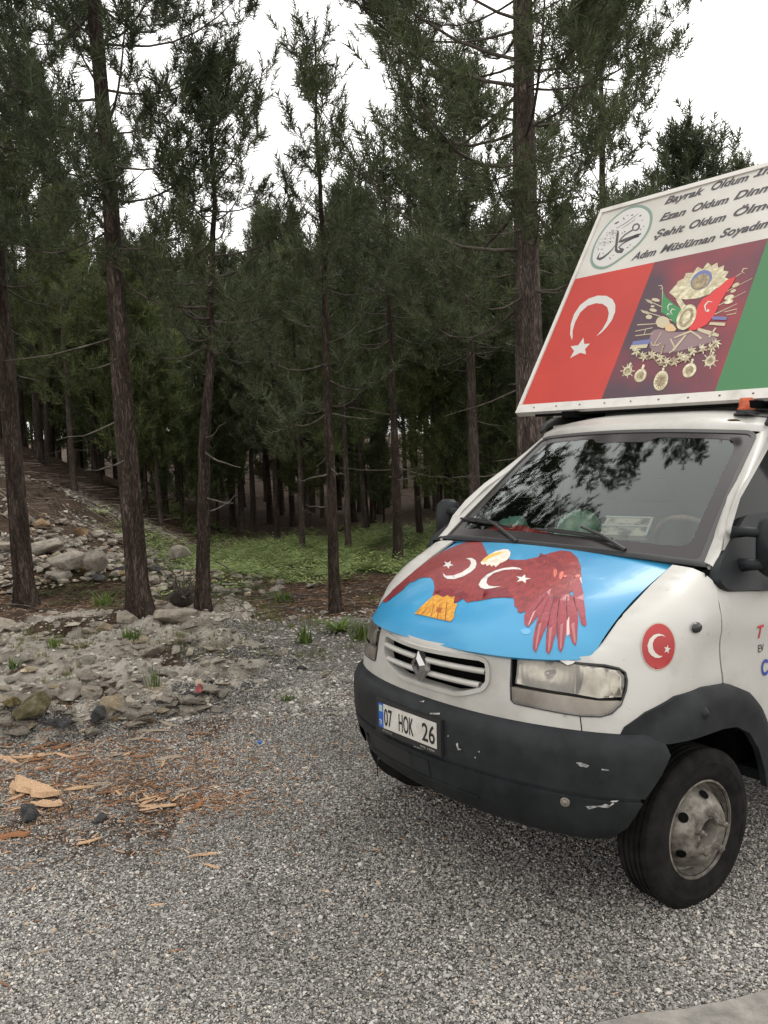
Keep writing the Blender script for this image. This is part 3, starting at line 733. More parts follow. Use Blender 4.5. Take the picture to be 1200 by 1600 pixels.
for sd, SS in ((1, SIDE), (-1, SIDEL)):
    def DR(x, z, sd=sd):
        P = SHELL2(UQ-np.asarray(x, float), z); P = P.copy(); P[..., 1] *= sd; return P
    dr = panel('cab_door', door_lo, DR, M_PAINT, van, thick=.02, sp=.05, sign=-sd)
    fr = [(x, z) for x, z in door_fr]
    panel('door_frame', fr, SS, M_PAINT, dr, off=.0, thick=.03, holes=[win], sp=.08, sign=-sd)
    panel('door_glass', win, SS, M_GLASSD, dr, off=-.012, thick=.004, sp=.15, sign=-sd)
    # mirror foot, black plastic
    sail = tr(SIDE, [(1119,897),(1120,886),(1126,870),(1137,850),(1150,824),(1162,806),(1205,800),(1222,806),(1222,921),(1178,923),(1140,924),(1128,919),(1121,909)])
    panel('mirror_foot', round_poly(sail, .02), SS, M_PLAST, dr, off=.016, thick=.05, sp=.06, sign=-sd)
    # mirror arms and housing
    def sy(p): return (p[0], p[1]*sd, p[2])
    V, F = join([tube([sy((-.40, .89, 1.575)), sy((-.42, .95, 1.58)), sy((-.44, 1.03, 1.575))], [.028, .024, .022], 8), tube([sy((-.40, .92, 1.43)), sy((-.42, .97, 1.435)), sy((-.44, 1.03, 1.44))], [.032, .028, .026], 8)])
    hm = mk('door_mirror', V, F, M_PLAST, dr, smooth=True, kind='stuff')
    prof = [(.0, 0), (.5, .05), (.9, .25), (1, .5), (1, .85), (.92, 1)]
    V = []; n = 16
    for r_, h_ in prof:
        for k in range(n):
            a = 2*math.pi*k/n; ca, sa = math.cos(a), math.sin(a); q = (abs(ca)**4+abs(sa)**4)**(-.25)
            V.append(sy((-.40-h_*.11, 1.05+.075*r_*q*ca, 1.515+.135*r_*q*sa)))
    F = [(i*n+k, i*n+(k+1) % n, (i+1)*n+(k+1) % n, (i+1)*n+k) for i in range(len(prof)-1) for k in range(n)]+[tuple(range(n*(len(prof)-1), n*len(prof)))]
    mk('mirror_housing', V, F, M_PLAST, hm, sharp=50)
    # shut line behind gap
    dk = [(-.19, .88), (-.19, 1.40), (-.25, 1.46), (-.235, 1.46), (-.235, .88)]
    panel('shut_line', [(-.18, .90), (-.18, gz+.03), (-.26, gz+.03), (-.26, .90)], DR, M_DARK, van, off=-.016, thick=0, sp=.1, sign=-sd)
    # wheel-arch flare
    lip = [(-.63, .40), (-.612, .50), (-.572, .665), (-.500, .770), (-.380, .868), (-.212, .938), (-.03, .957), (.14, .949), (.275, .899), (.350, .845), (.372, .795)]
    low = [(.30, .775), (.26, .775), (.0, .768), (-.14, .762), (-.25, .745), (-.36, .69), (-.44, .60), (-.50, .48), (-.52, .40)]
    def off_fl(UV): 
        rr = np.hypot(UV[:, 0]+.115, UV[:, 1]-.44); return .012+.035*np.clip((.53-rr)/.06, 0, 1)**.7
    fl = panel('wheel_arch_trim', lip+low, SS, M_PLAST, van, off=off_fl, thick=.03, sp=.035, sign=-sd)
    V, F = lathe([(.001, .03), (.014, .026), (.024, .012), (.028, 0)], 16, 'y'); V[:, 2] *= 1.15; V[:, 1] *= sd
    mk('arch_knob', V+np.array([.012, .990*sd, .862]), F, M_PLAST, fl, smooth=True)
    # side repeater
    V, F = lathe([(.001, .014), (.024, .013), (.030, .007), (.032, 0)], 20, 'y'); V[:, 2] *= .72; V[:, 1] *= sd
    p_ = tr(SIDE, [(1090, 981)])[0]; q_ = SS(np.array([p_[0]]), np.array([p_[1]]))[0]; mk('side_lamp', V+q_-[0, .006*sd, 0], F, mat('lamp_dark', (.02, .02, .022), .3), van, smooth=True)
    # wheel-well liner
    V, F = lathe([(.435, .52*sd), (.435, .87*sd)], 40, 'y'); F = [f for f in F if V[list(f)][:, 2].mean() > .02]; mk('wheel_well', V+np.array([-.08, 0, .44]), F, M_DARK, van)
    V, F = box((-.08, .50*sd, .72), (.94, .02, .56)); mk('inner_arch', V, F, M_DARK, van)
    # sill / step
    V, F = box((-1.0, .86*sd, .40), (.75, .18, .05)); mk('step', V, F, M_PLAST, van)

# round flag stickers on the front fenders
def SHELLR(u, v): return SHELL(u, v)
cc_ = np.array([math.cos(t)*1. for t in np.linspace(0, 2*math.pi, 40)[:-1]]); s_ = np.array([math.sin(t) for t in np.linspace(0, 2*math.pi, 40)[:-1]])
ell = lambda cx, cy, a, b, sh=0: [(cx+a*c+sh*s, cy+b*s) for c, s in zip(cc_, s_)]
ZS = dict(o=(900, 880), k=.35)
fs = decal('flag_sticker', SHELL, [ell(1028.3, 1010.3, 27.2, 37.5, -1)], mat('sticker_edge', (.40, .33, .28), .4), 0, base=.0025, sp=.012)
decal('sticker_disc', SHELL, [ell(1028.3, 1010.3, 25.3, 35.3, -1)], M_DISP, 1, parent=fs, base=.0034, sp=.010)
cres = [(398,330),(385,320),(365,316),(345,322),(327,340),(317,368),(322,395),(335,412),(352,422),(372,422),(385,414),(368,412),(352,400),(342,382),(340,360),(348,340),(362,328),(380,324)]
decal('sticker_crescent', SHELL, [cres, star(404, 384, 22, .72, 1, 80)], mat('sticker_white', (.55, .52, .47), .4), 2, parent=fs, base=.0044, sp=.008, **ZS)
# lettering on the driver's door (only its start is in view)
M_REDT = mat('door_red_print', (.50, .03, .04), .4); M_BLT = mat('door_blue_print', (.02, .05, .30), .4)
DRm = lambda x, z: SHELL2(UQ-x, z)+np.array([0, .0035, 0])
dl = lambda a, b: DRm(-.512-a, b)
o_ = put_text('door_lettering', 'T', dl, M_REDT, van, w=.055, h=.062, x0=-.005, y0=1.082, offset=.02)
o_ = put_text('door_lettering', 'EV', dl, M_BLACKP, van, w=.05, h=.034, x0=.018, y0=1.015, offset=.01)
o_ = put_text('door_lettering', 'C', dl, M_BLT, van, w=.06, h=.075, x0=.045, y0=.90, offset=.03)
# ---- wheels ---------------------------------------------------------------------------
def wheel(x, sd, y_out, steer=0, z=.345):
    w = bpy.data.objects.new('wheel', None); COL.objects.link(w); w.parent = van
    w.location = (x, (y_out)*sd, z); w.rotation_euler = (0, 0, steer+(math.pi if sd < 0 else 0))
    R = .345
    prof = [(.205, -.145), (.235, -.160), (.29, -.168), (.325, -.162), (.338, -.150), (.345, -.135)]
    for yy in (-.135, -.108, -.081, -.054, -.027):
        prof += [(R, yy+.004), (R, yy+.018), (R-.008, yy+.019), (R-.008, yy+.026)]
    prof = prof[:-2]+[(R, .0), (.341, .010), (.331, .019), (.318, .025), (.29, .031), (.285, .029), (.26, .032), (.235, .028), (.213, .016), (.200, .008)]
    V, F = lathe(prof, 72, 'y'); t = mk('tyre', V, F, M_TYRE, w, sharp=30)
    parts = []
    for k in range(110):
        a = 2*math.pi*k/110; c, s = math.cos(a), math.sin(a)
        Rm = np.array([[c, 0, -s], [0, 1, 0], [s, 0, c]]); parts.append(box(np.array([.3415*c, -.006, .3415*s]), (.010, .020, .013), Rm))
    V, F = join(parts); mk('tyre_lugs', V, F, M_TYRE, w, kind='stuff')
    rp = [(.212, .006), (.216, .012), (.214, .018), (.207, .019), (.202, .008), (.198, -.014), (.192, -.037), (.183, -.042), (.175, -.030), (.163, .000), (.140, .034), (.125, .050), (.117, .056), (.108, .058), (.062, .058), (.058, .052), (.056, .0)]
    V, F = lathe(rp, 56, 'y'); rim = mk('rim', V, F, M_STEEL, w, sharp=45)
    V, F = lathe([(.0, -.02), (.058, -.02)], 24, 'y'); mk('hub', V, F, M_DARK, rim)
    V, F = lathe([(.001, .018), (.035, .016), (.042, .004), (.044, -.02)], 24, 'y'); mk('hub_cap', V, F, mat('hub_dirt', rough=.8, nodes=noise_col((.015, .012, .01), (.06, .045, .035), 20)), rim, smooth=True)
    for k in range(6):
        a = math.radians(35+60*k); c, s = math.cos(a), math.sin(a); r0 = .152
        ct = np.array([r0*c, .0195, r0*s]); V, F = lathe([(.001, .0), (.0215, .0)], 18, 'y')
        nrm = Vector((c*.80, .60, s*.80)); q = Vector((0, 1, 0)).rotation_difference(nrm).to_matrix(); V = V@np.array(q).T+ct+np.array(nrm)*.0035
        mk('hand_hole_shade', V, F, M_DARK, rim)  # flat near-black disc paints the shade inside the opening
    for k in range(5):
        a = math.radians(72*k+20); c, s = math.cos(a), math.sin(a)
        V, F = join([lathe([(.016, .056), (.016, .063), (.0125, .064), (.0125, .084), (.008, .086), (.007, .098), (.001, .099)], 6, 'y')]); mk('wheel_nut', V+np.array([.084*c, 0, .084*s]), F, M_STEEL, rim)
    return w
wheel(-.065, 1, .930, math.radians(-5), .322); wheel(-.065, -1, .930, math.radians(-5), .322)
wheel(-3.3, 1, .90); wheel(-3.3, -1, .90)
# ---- chassis, cab inside, rear box -----------------------------------------------------
V, F = join([box((-1.9, .38, .50), (4.6, .09, .16)), box((-1.9, -.38, .50), (4.6, .09, .16)), box((-.05, 0, .36), (.10, 1.5, .10)), box((-3.3, 0, .36), (.12, 1.5, .12)), box((.05, 0, .50), (.7, .8, .25)), box((-1.0, 0, .62), (.86, 1.7, .30)), box((.15, 0, .72), (.7, .96, .5))])
mk('chassis', V, F, M_DARK, van)
V, F = join([box((-1.36, 0, 1.15), (.03, 1.84, 1.4)), box((-.97, 0, .62), (.80, 1.7, .04)), box((-1.36, 0, 1.93), (.03, 1.6, .30))]); mk('cab_bulkhead', V, F, mat('trim_grey', (.10, .10, .105), .8), van)
M_DASH = mat('dashboard_grey', rough=.7, nodes=noise_col((.035, .036, .038), (.06, .06, .062), 30, 4, bump=.2, bscale=200, dist=.001))
# dashboard as a bent sheet
V = []; prof_d = [(-.26, 1.40), (-.45, 1.425), (-.62, 1.43), (-.72, 1.40), (-.76, 1.30), (-.74, 1.10), (-.60, .95)]
for x_, z_ in prof_d:
    for y_ in np.linspace(-.84, .84, 15): V.append((x_+.05*(1-(y_/.84)**2), y_*(.99), z_+(.03 if abs(y_-.42) < .22 and -.8 < x_ < -.6 and z_ > 1.2 else 0)))
mk('dashboard', V, grid_faces(len(prof_d), 15), M_DASH, van, smooth=True)
# steering wheel
st = []
for k in range(33):
    a = 2*math.pi*k/32; st.append((-.86+.10*math.sin(a), .42+.215*math.cos(a), 1.40+.19*math.sin(a)))
V, F = join([tube(st, .017, 8, False), tube([(-.86, .42, 1.40), (-.70, .42, 1.28)], .03, 8), tube([(-.86, .22, 1.40), (-.86, .62, 1.40)], .014, 6)]); mk('steering_wheel', V, F, mat('wheel_cover', rough=.6, nodes=noise_col((.16, .13, .11), (.42, .20, .15), 14, 3)), van, smooth=True)
for y_ in (.42, -.12, -.55):
    V, F = join([box((-1.12, y_, 1.0), (.45, .46, .14)), box((-1.27, y_, 1.32), (.12, .46, .60)), box((-1.28, y_, 1.70), (.09, .26, .16))])
    s_o = mk('seat', V, F, mat('seat_cloth', (.075, .08, .085), .9), van); bv = s_o.modifiers.new('b', 'BEVEL'); bv.width = .04; bv.segments = 3
V, F = box((-3.3, 0, 1.60), (3.7, 2.02, 1.75)); mk('cargo_box', V, F, M_PAINT, van)
# ---- beacon, roof rails, rust ---------------------------------------------------------------
bx = vray((1163, 648), 1, .58)+np.array([-.02, 0, .0])
V, F = lathe([(.0, .0), (.062, .0), (.062, .008), (.050, .012), (.048, .026), (.0, .027)], 28, 'z')
be = mk('beacon', V+bx, F, M_RUB, van, sharp=40)
V, F = lathe([(.043, .024), (.044, .034), (.038, .038), (.037, .060), (.033, .085), (.030, .088), (.0, .088)], 28, 'z')
mk('amber_dome', V+bx, F, mat('amber_plastic', rough=.35, nodes=noise_col((.34, .05, .015), (.55, .11, .03), 30, 4)), be, sharp=40)
V, F = tube([bx+[.05, .02, .012], bx+[.07, .05, .004], bx+[.06, .10, -.012], bx+[.03, .15, -.02]], .004, 5); mk('beacon_cable', V, F, M_RUB, be)
for sd in (1, -1):
    pts = [(-1.00, .735, 2.062), (-1.05, .74, 2.10), (-1.12, .745, 2.125), (-1.3, .75, 2.14), (-2.0, .75, 2.15)]
    V, F = tube([(a, b*sd, c) for a, b, c in pts], [.012, .022, .026, .026, .026], 8); mk('roof_rail', V, F, M_RUB, van, smooth=True)
rs = vray((1146, 660), 1, .60)+np.array([0, 0, .003])
V = [rs+np.array([.022*math.cos(t)*(1+.3*math.sin(3*t)), .035*math.sin(t), .008+.006*math.cos(t)]) for t in np.linspace(0, 2*math.pi, 15)[:-1]]
mk('rust_patch', V, [tuple(range(14))], mat('rust', rough=.9, nodes=noise_col((.12, .07, .03), (.38, .26, .13), 60)), van)
# ---- the roof sign --------------------------------------------------------------------------
SL = 1.768; y0_, y1_ = -1.1, SIGN_W-1.1
nS = np.array([SN[2], 0, -SN[0]]); nS = nS/np.linalg.norm(nS)      # front normal of the sloping board
sg_ = panel('roof_sign', rect(y0_+.02, .02, y1_-.02, SL-.02), SIGN, M_BOARD, van, off=-.001, thick=.02, sp=.5, label='big sloping roof sign with flags, an emblem and lettering')
_, tn = normals(SIGN, np.array([[0, .5]])); sgn = 1 if tn[0] @ np.array([1, 0, .5]) > 0 else -1
bpy.data.objects.remove(sg_)
sg_ = panel('roof_sign', rect(y0_+.02, .02, y1_-.02, SL-.02), SIGN, M_BOARD, van, off=-.001, thick=.02, sp=.5, sign=sgn, label='big sloping roof sign with flags, an emblem and lettering')
fb = 0.0
def fbar(name, r, o=.012, th=.05): return panel(name, r, SIGN, M_FRAME, sg_, off=o, thick=th, sp=.4, sign=sgn)
fbar('frame_rail', rect(y0_-.005, -.008, y1_+.005, .056)); fbar('frame_rail', rect(y0_-.005, SL-.028, y1_+.005, SL+.01))
fbar('frame_stile', rect(y0_-.005, .057, y0_+.022, SL-.029)); fbar('frame_stile', rect(y1_-.022, .057, y1_+.005, SL-.029))
# screws along the lower rail
for a in np.arange(y0_+.15, y1_, .19):
    V, F = lathe([(.0, .004), (.006, .003), (.007, 0)], 8, 'x'); p = SIGN(np.array([a]), np.array([.025]))[0]+nS*.012*1
    mk('screw', V+p, F, M_STEEL, sg_)
# wedge-shaped housing behind the board
T = SIGN(np.array([y0_, y1_]), np.array([SL, SL])); B = SIGN(np.array([y0_, y1_]), np.array([0, 0]))
Vw = np.array([B[0]+[-.05, .01, 0], B[1]+[-.05, -.01, 0], T[1]+[-.05, -.01, 0], T[0]+[-.05, .01, 0], T[0]+[-2.6, .01, 0], T[1]+[-2.6, -.01, 0], [T[0][0]-2.6, y0_+.01, B[0][2]], [T[0][0]-2.6, y1_-.01, B[0][2]]])
mk('sign_housing', Vw, [(0, 3, 4, 6), (1, 7, 5, 2), (3, 2, 5, 4), (6, 4, 5, 7), (0, 6, 7, 1)], M_FRAME, sg_)
V, F = join([box((-1.22, 0, 2.185), (.06, 1.9, .03)), box((-1.32, .6, 2.17), (.5, .05, .04)), box((-1.32, -.6, 2.17), (.5, .05, .04)), box((-1.45, 0, 2.19), (.4, 1.7, .02))]); mk('sign_carrier', V, F, M_DARK, van)
def sdecal(name, polys, m, layer, rnd=0, o=(0, 0), k=1.0, sp=.6, raw=False):
    parts = []
    for p in polys:
        q = np.array(p, float) if raw else tr(SIGN, p, o, k)
        if rnd: q = smooth_poly(q, rnd)
        UV, F = fill(q, (), sp); P = SIGN(UV[:, 0], UV[:, 1])+nS*(.0006+layer*.0007)
        parts.append((P, F if sgn > 0 else F[:, ::-1]))
    if len(parts) <= 12:
        for V, F in parts: mk(name, V, F, m, sg_)
        return
    V, F = join(parts); return mk(name, V, F, m, sg_, kind='stuff')
yR = float(np.mean([inv(SIGN, (1025, 408), LIM['SIGN'])[0], inv(SIGN, (938, 625), LIM['SIGN'])[0]])); yP = float(np.mean([inv(SIGN, (1198, 370), LIM['SIGN'])[0], inv(SIGN, (1122, 608), LIM['SIGN'])[0]]))
sT = float(np.mean([inv(SIGN, (1025, 408), LIM['SIGN'])[1], inv(SIGN, (900, 437), LIM['SIGN'])[1]]))
M_FLAG = mat('flag_red', rough=.4, nodes=noise_col((.38, .024, .016), (.46, .034, .02), 1.5, 3))
def emb_nodes(nt, b):
    tc = N(nt, 'ShaderNodeTexCoord'); n = N(nt, 'ShaderNodeTexNoise'); n.inputs['Scale'].default_value = 1.9; n.inputs['Detail'].default_value = 2
    r = N(nt, 'ShaderNodeValToRGB'); r.color_ramp.elements[0].position = .38; r.color_ramp.elements[1].position = .66
    r.color_ramp.elements[0].color = (.060, .030, .045, 1); r.color_ramp.elements[1].color = (.24, .025, .035, 1)
    nt.links.new(tc.outputs['Object'], n.inputs[0]); nt.links.new(n.outputs[0], r.inputs[0]); nt.links.new(r.outputs[0], b.inputs['Base Color'])
M_PURP = mat('emblem_ground', rough=.4, nodes=emb_nodes); M_GRN = mat('flag_green', (.035, .16, .055), .4)
sdecal('red_flag_print', [rect(y0_+.022, .057, yR, sT)], M_FLAG, 0, raw=True)
sdecal('emblem_ground_print', [rect(yR, .057, yP, sT)], M_PURP, 0, raw=True)
sdecal('green_flag_print', [rect(yP, .057, y1_-.022, sT)], M_GRN, 0, raw=True)
SA = dict(o=(780, 230), k=.35)
M_SW = mat('sign_print_white', (.52, .505, .475), .45)
sdecal('flag_crescent_print', [[(325,862),(317,835),(320,790),(335,745),(362,705),(400,676),(440,663),(480,664),(507,680),(519,705),(518,735),(505,770),(480,805),(455,830),(434,844),(462,812),(483,775),(490,742),(483,715),(462,700),(432,697),(396,708),(362,738),(340,780),(328,820),(328,850)],
      [(377,851),(380,879),(406,877),(384,901),(388,925),(362,918),(317,942),(335,910),(319,889),(353,885)]], M_SW, 1, **SA)
# calligraphy roundel
M_RING = mat('ring_green', (.17, .24, .20), .45); M_INK = mat('ink', (.055, .05, .055), .45); M_RING2 = mat('ring_pale', (.55, .60, .52), .45); M_DISC = mat('disc_white', (.52, .505, .48), .45)
c1_ = inv(SIGN, (970, 370), LIM['SIGN']); ctr_ = [(23,945),(22,985),(40,1040),(80,1085),(150,1110),(230,1108),(330,1070),(450,990),(600,880),(740,770),(850,650),(940,520),(985,400),(1000,290),(985,210),(940,150),(860,108),(760,100),(650,125),(520,190),(400,290),(280,410),(170,560),(80,720),(40,850)]
cc2 = np.array(ctr_, float); cm = cc2.mean(0)
SCz = dict(o=(920, 310), k=.1)
sdecal('roundel_ring', [ctr_], M_RING, 0, rnd=1, **SCz)
sdecal('roundel_disc', [((cc2-cm)*.915+cm)], M_RING2, 1, rnd=1, **SCz)
sdecal('roundel_disc', [((cc2-cm)*.90+cm)], M_DISC, 2, rnd=1, **SCz)
WK = [1.0]
def stroke(pts, ws):
    ws = [q*WK[0] for q in ws]; p = np.array(pts, float); t = np.gradient(p, axis=0); t /= np.linalg.norm(t, axis=1)[:, None]+1e-9; n = np.stack([-t[:, 1], t[:, 0]], 1); w = np.array(ws, float)[:, None]/2
    return np.vstack([p+n*w, (p-n*w)[::-1]]).tolist()
def dot(x, y, a, b=None, an=0): 
    b = b or a; return [(x+a*math.cos(t)*math.cos(an)-b*math.sin(t)*math.sin(an), y+a*math.cos(t)*math.sin(an)+b*math.sin(t)*math.cos(an)) for t in np.linspace(0, 2*math.pi, 9)[:-1]]
WK[0] = 1.45
strokes = [stroke([(462,505),(455,560),(440,680),(430,760),(432,820)], [10, 26, 28, 26, 30]), stroke([(420,800),(450,835),(510,835),(550,800)], [30, 34, 36, 10]), stroke([(550,795),(500,795),(470,770),(520,720),(600,670),(700,615),(780,578)], [8, 26, 14, 12, 16, 24, 40]),
      stroke([(825,552),(760,580),(690,605),(600,640),(520,670),(470,690)], [8, 30, 26, 32, 30, 8]), stroke([(468,690),(510,630),(570,570),(650,520),(700,490)], [8, 14, 14, 14, 16]),
      stroke([(695,500),(690,450),(715,415),(760,400),(790,425),(785,470),(750,500),(705,505)], [14, 16, 16, 18, 20, 18, 16, 12]),
      stroke([(415,735),(370,800),(300,870),(230,925),(170,955),(140,945),(155,900),(180,850)], [6, 12, 16, 22, 28, 30, 12, 5]),
      stroke([(440,470),(560,400),(700,300),(780,240)], [4, 6, 6, 3]), stroke([(520,472),(600,420),(690,360),(735,320)], [3, 5, 5, 3]),
      dot(440, 385, 45, 12, -.5), dot(550, 320, 22, 10, 1.2), dot(605, 270, 14, 6, -.4), dot(680, 265, 22, 9, -.4), dot(808, 275, 22, 10, -.5), dot(840, 345, 12, 7), dot(860, 440, 14, 7, -.6), dot(815, 490, 20, 7, -1.0), dot(525, 545, 12, 8), dot(565, 525, 14, 10), dot(610, 770, 25, 6, -.5), dot(650, 730, 14, 7), dot(700, 760, 10, 5), dot(335, 940, 24, 8, 1.0), dot(385, 895, 14, 5, -.5), dot(228, 862, 10, 8)]
WK[0] = 1.0
rq = random.Random(5)
for i in range(70):
    t = rq.random(); cx = 130+t*290+rq.uniform(-25, 25); cy = 760-t*230+rq.uniform(-85, 85); a = rq.uniform(-1.4, 1.2); L = rq.uniform(14, 42)
    strokes.append(stroke([(cx, cy), (cx+L*math.cos(a)*.5+6, cy+L*math.sin(a)*.5), (cx+L*math.cos(a), cy+L*math.sin(a)+8)], [3, 6, 2]))
sdecal('calligraphy_print', strokes, M_INK, 3, **SCz)
# the verses
M_TXT = mat('verse_black', (.05, .045, .05), .45)
def sword(t, pL, pR=None, w=None, h=.066):
    a = inv(SIGN, pL, LIM['SIGN']); 
    if pR is not None: w = inv(SIGN, pR, LIM['SIGN'])[0]-a[0]
    V, F = text_geo(t, 1.0, .30, .028); mn = V[:, 0].min()
    sx = w/(V[:, 0].max()-mn); sy = h/.73
    P = SIGN(a[0]+(V[:, 0]-mn)*sx, a[1]+V[:, 1]*sy)+nS*.0016
    mk('verse_lettering', P, F, M_TXT, sg_)
for t, L, R in (('Bayrak', (1038,319.5), (1099.5,300.5)), ('Oldum', (1110,298), (1169,280)), ('Ezan', (1030,346), (1071,333.5)), ('Oldum', (1080,331.5), (1138,314.5)), ('Şehit', (1021.5,372.5), (1069,359.5)), ('Oldum', (1075.5,358), (1134,341)), ('Adım', (986,407), (1024,397.5)), ('Müslüman', (1031,395.5), (1117,374)), ('Soyadım', (1124,371.5), (1207,350))):
    sword(t, L, R)
sword('İnmem', (1177, 277), w=.34); sword('Dinmem', (1146, 312.5), w=.385); sword('Ölmem', (1144.5, 339), w=.36)
# ---- the emblem: gilded arms in relief colours
Ze = dict(o=(960, 380), k=.2)
M_G1 = mat('gold_pale', rough=.4, nodes=noise_col((.34, .29, .16), (.68, .64, .46), 30, 5, .6, .35, .65)); M_G2 = mat('gold_dark', rough=.4, nodes=noise_col((.16, .11, .06), (.40, .33, .20), 40, 5)); M_G3 = mat('gold_mid', (.46, .40, .27), .4)
M_GG = mat('emblem_green', (.03, .20, .06), .4); M_GR = mat('emblem_flag_red', (.55, .03, .03), .4); M_GB = mat('emblem_blue', (.12, .14, .30), .4); M_GP = mat('emblem_mauve', (.22, .14, .15), .4)
fan = []; fanc = []
cxf, cyf = 660, 300
outer = [(430,385),(487,320),(495,300),(545,275),(560,235),(618,232),(650,185),(690,205),(730,152),(760,178),(805,152),(812,195),(860,172),(850,215),(893,222),(865,268),(900,285),(860,330),(800,350),(740,400),(650,430),(560,440),(480,430)]
sdecal('emblem_sunburst', [outer], M_G1, 1, **Ze)
rays = []
for i in range(0, len(outer)-5):
    x, y = outer[i]; rays.append([(655, 330), (x, y), (x*.97+655*.03, y*.97+330*.03+14)])
sdecal('emblem_rays', rays, M_G3, 2, **Ze)
sdecal('emblem_oval', [ell(665, 315, 88, 105, -35)], M_G1, 3, **Ze); sdecal('emblem_oval', [ell(680, 290, 78, 78, -30)], M_GB, 4, **Ze); sdecal('emblem_oval', [ell(675, 305, 66, 62, -28)], M_G2, 5, **Ze)
sdecal('emblem_lances', [stroke([(245,440),(470,545)], [6, 7]), stroke([(210,525),(470,610)], [6, 7]), stroke([(1080,275),(760,440)], [3, 7]), stroke([(1030,378),(790,500)], [3, 7]), stroke([(960,475),(780,560)], [4, 7]), stroke([(180,640),(330,630)], [8, 5]), stroke([(165,690),(300,662)], [6, 6]), stroke([(165,725),(300,708)], [6, 6]), stroke([(245,672),(235,716)], [5, 5]), stroke([(860,540),(960,515),(950,550),(880,562)], [6, 6, 6, 6]),
      [(240,437),(290,450),(300,478),(262,462)], [(205,522),(262,535),(275,560),(225,545)], stroke([(345,335),(370,332),(378,350),(360,362)], [4, 8, 8, 3]), stroke([(378,355),(372,540)], [5, 5]), stroke([(1045,200),(1010,200),(998,225),(1020,238)], [3, 9, 9, 3]), stroke([(995,235),(940,270)], [5, 5]), dot(325, 445, 34, 14, .2), dot(305, 525, 30, 14, .2), dot(300, 495, 16, 9), dot(272, 578, 26, 18), dot(950, 330, 32, 16, -.5), dot(930, 375, 24, 12, -.4)], M_G3, 3, **Ze)
sdecal('emblem_lances', [dot(900, 425, 40, 18, -.3), dot(895, 460, 38, 16, -.3), stroke([(460,400),(560,490)], [6, 6]), [(480,440),(520,430),(560,500),(530,530)]], M_G1, 4, **Ze)
sdecal('emblem_green_flag', [[(382,370),(400,420),(470,480),(528,520),(500,560),(478,632),(440,590),(400,560),(372,545),(375,450)]], M_GG, 4, **Ze)
sdecal('emblem_red_flag', [[(952,262),(880,290),(800,360),(740,410),(690,440),(655,490),(620,600),(578,682),(640,680),(720,640),(780,570),(820,480),(880,380),(920,330)]], M_GR, 4, **Ze)
sdecal('emblem_crescents', [stroke([(455,480),(432,478),(418,500),(425,530)], [4, 9, 9, 4]), stroke([(478,525),(455,515),(440,540),(455,560)], [4, 9, 9, 4]), stroke([(440,560),(420,552),(412,568)], [3, 8, 4]), stroke([(768,462),(735,458),(708,490),(715,530),(730,540)], [4, 10, 12, 9, 4]), dot(735, 528, 9, 11)], M_SW, 5, **Ze)
sdecal('emblem_drape', [[(280,720),(300,680),(360,670),(480,700),(560,690),(700,690),(790,700),(800,760),(700,790),(560,830),(420,860),(300,850),(270,790)]], M_GP, 1, rnd=1, **Ze)
sdecal('emblem_shield', [ell(565, 582, 72, 100, -32)], M_G1, 6, **Ze); sdecal('emblem_shield', [ell(565, 584, 50, 76, -28)], M_G2, 7, **Ze); sdecal('emblem_shield', [ell(565, 584, 30, 50, -18)], M_G1, 8, **Ze)
sdecal('emblem_horn', [[(400,640),(450,625),(500,690),(400,695)]], mat('horn', (.55, .38, .20), .4), 6, rnd=1, **Ze)
sdecal('emblem_trophies', [dot(380, 620, 56, 48), [(120,830),(135,800),(265,790),(255,820)], [(660,665),(760,690),(820,715),(815,735),(740,720),(650,685)], [(790,660),(800,668),(750,740),(735,735)], [(750,620),(870,625),(865,650),(740,640)], stroke([(470,742),(600,690),(660,730),(680,750)], [10, 16, 14, 20]), stroke([(440,750),(480,830),(430,860)], [12, 12, 10]), stroke([(560,720),(460,840)], [14, 18]), stroke([(370,700),(310,800)], [6, 6]), stroke([(285,770),(300,800),(340,800),(370,780)], [4, 9, 9, 4])], M_G3, 5, **Ze)
sdecal('emblem_books', [[(150,770),(285,752),(275,790),(135,800)], [(770,575),(880,580),(878,605),(765,600)]], M_GB, 6, **Ze)
lv = []
gpts = [(170,850),(230,890),(300,880),(360,900),(410,930),(470,930),(520,890),(560,900),(610,850),(690,830),(760,820),(800,790)]
for i, (x, y) in enumerate(gpts):
    for a in (-2.4, -1.6, -.8, 0, 1.0, 2.2):
        L = 42; a2 = a+.35*math.sin(i*2.1)
        lv.append(stroke([(x, y), (x+L*.5*math.cos(a2)-5, y+L*.5*math.sin(a2)), (x+L*math.cos(a2+.4), y+L*math.sin(a2+.4))], [10, 15, 3]))
sdecal('emblem_scrolls', lv, M_G1, 6, **Ze)
sdecal('emblem_scrolls', [stroke([(180,860),(240,905),(310,900),(350,950),(410,940),(480,950),(530,920),(570,920),(620,860),(700,845),(800,800)], [8]*11), dot(370, 945, 26, 20), dot(470, 920, 24, 18), stroke([(390,790),(375,840),(360,880)], [14, 12, 8])], M_G2, 7, **Ze)
med = []; med2 = []
for x, y, a, b in ((104, 1000, 34, 38), (205, 1035, 46, 52), (365, 1075, 55, 78), (588, 995, 52, 56), (750, 920, 40, 42)):
    med.append(ell(x, y, a, b, -a*.28)); med2.append(ell(x, y, a*.6, b*.6, -a*.18)); 
    for (dx, dy) in ((18, -1.15), (24, -1.45)): med.append(dot(x+dx, y+b*dy, 10, 11))
for x, y, r in ((104, 1000, 56), (750, 920, 62)):
    for k in range(8): a = k*math.pi/4; med.append(stroke([(x, y), (x+r*math.cos(a), y+r*math.sin(a))], [8, 6]))
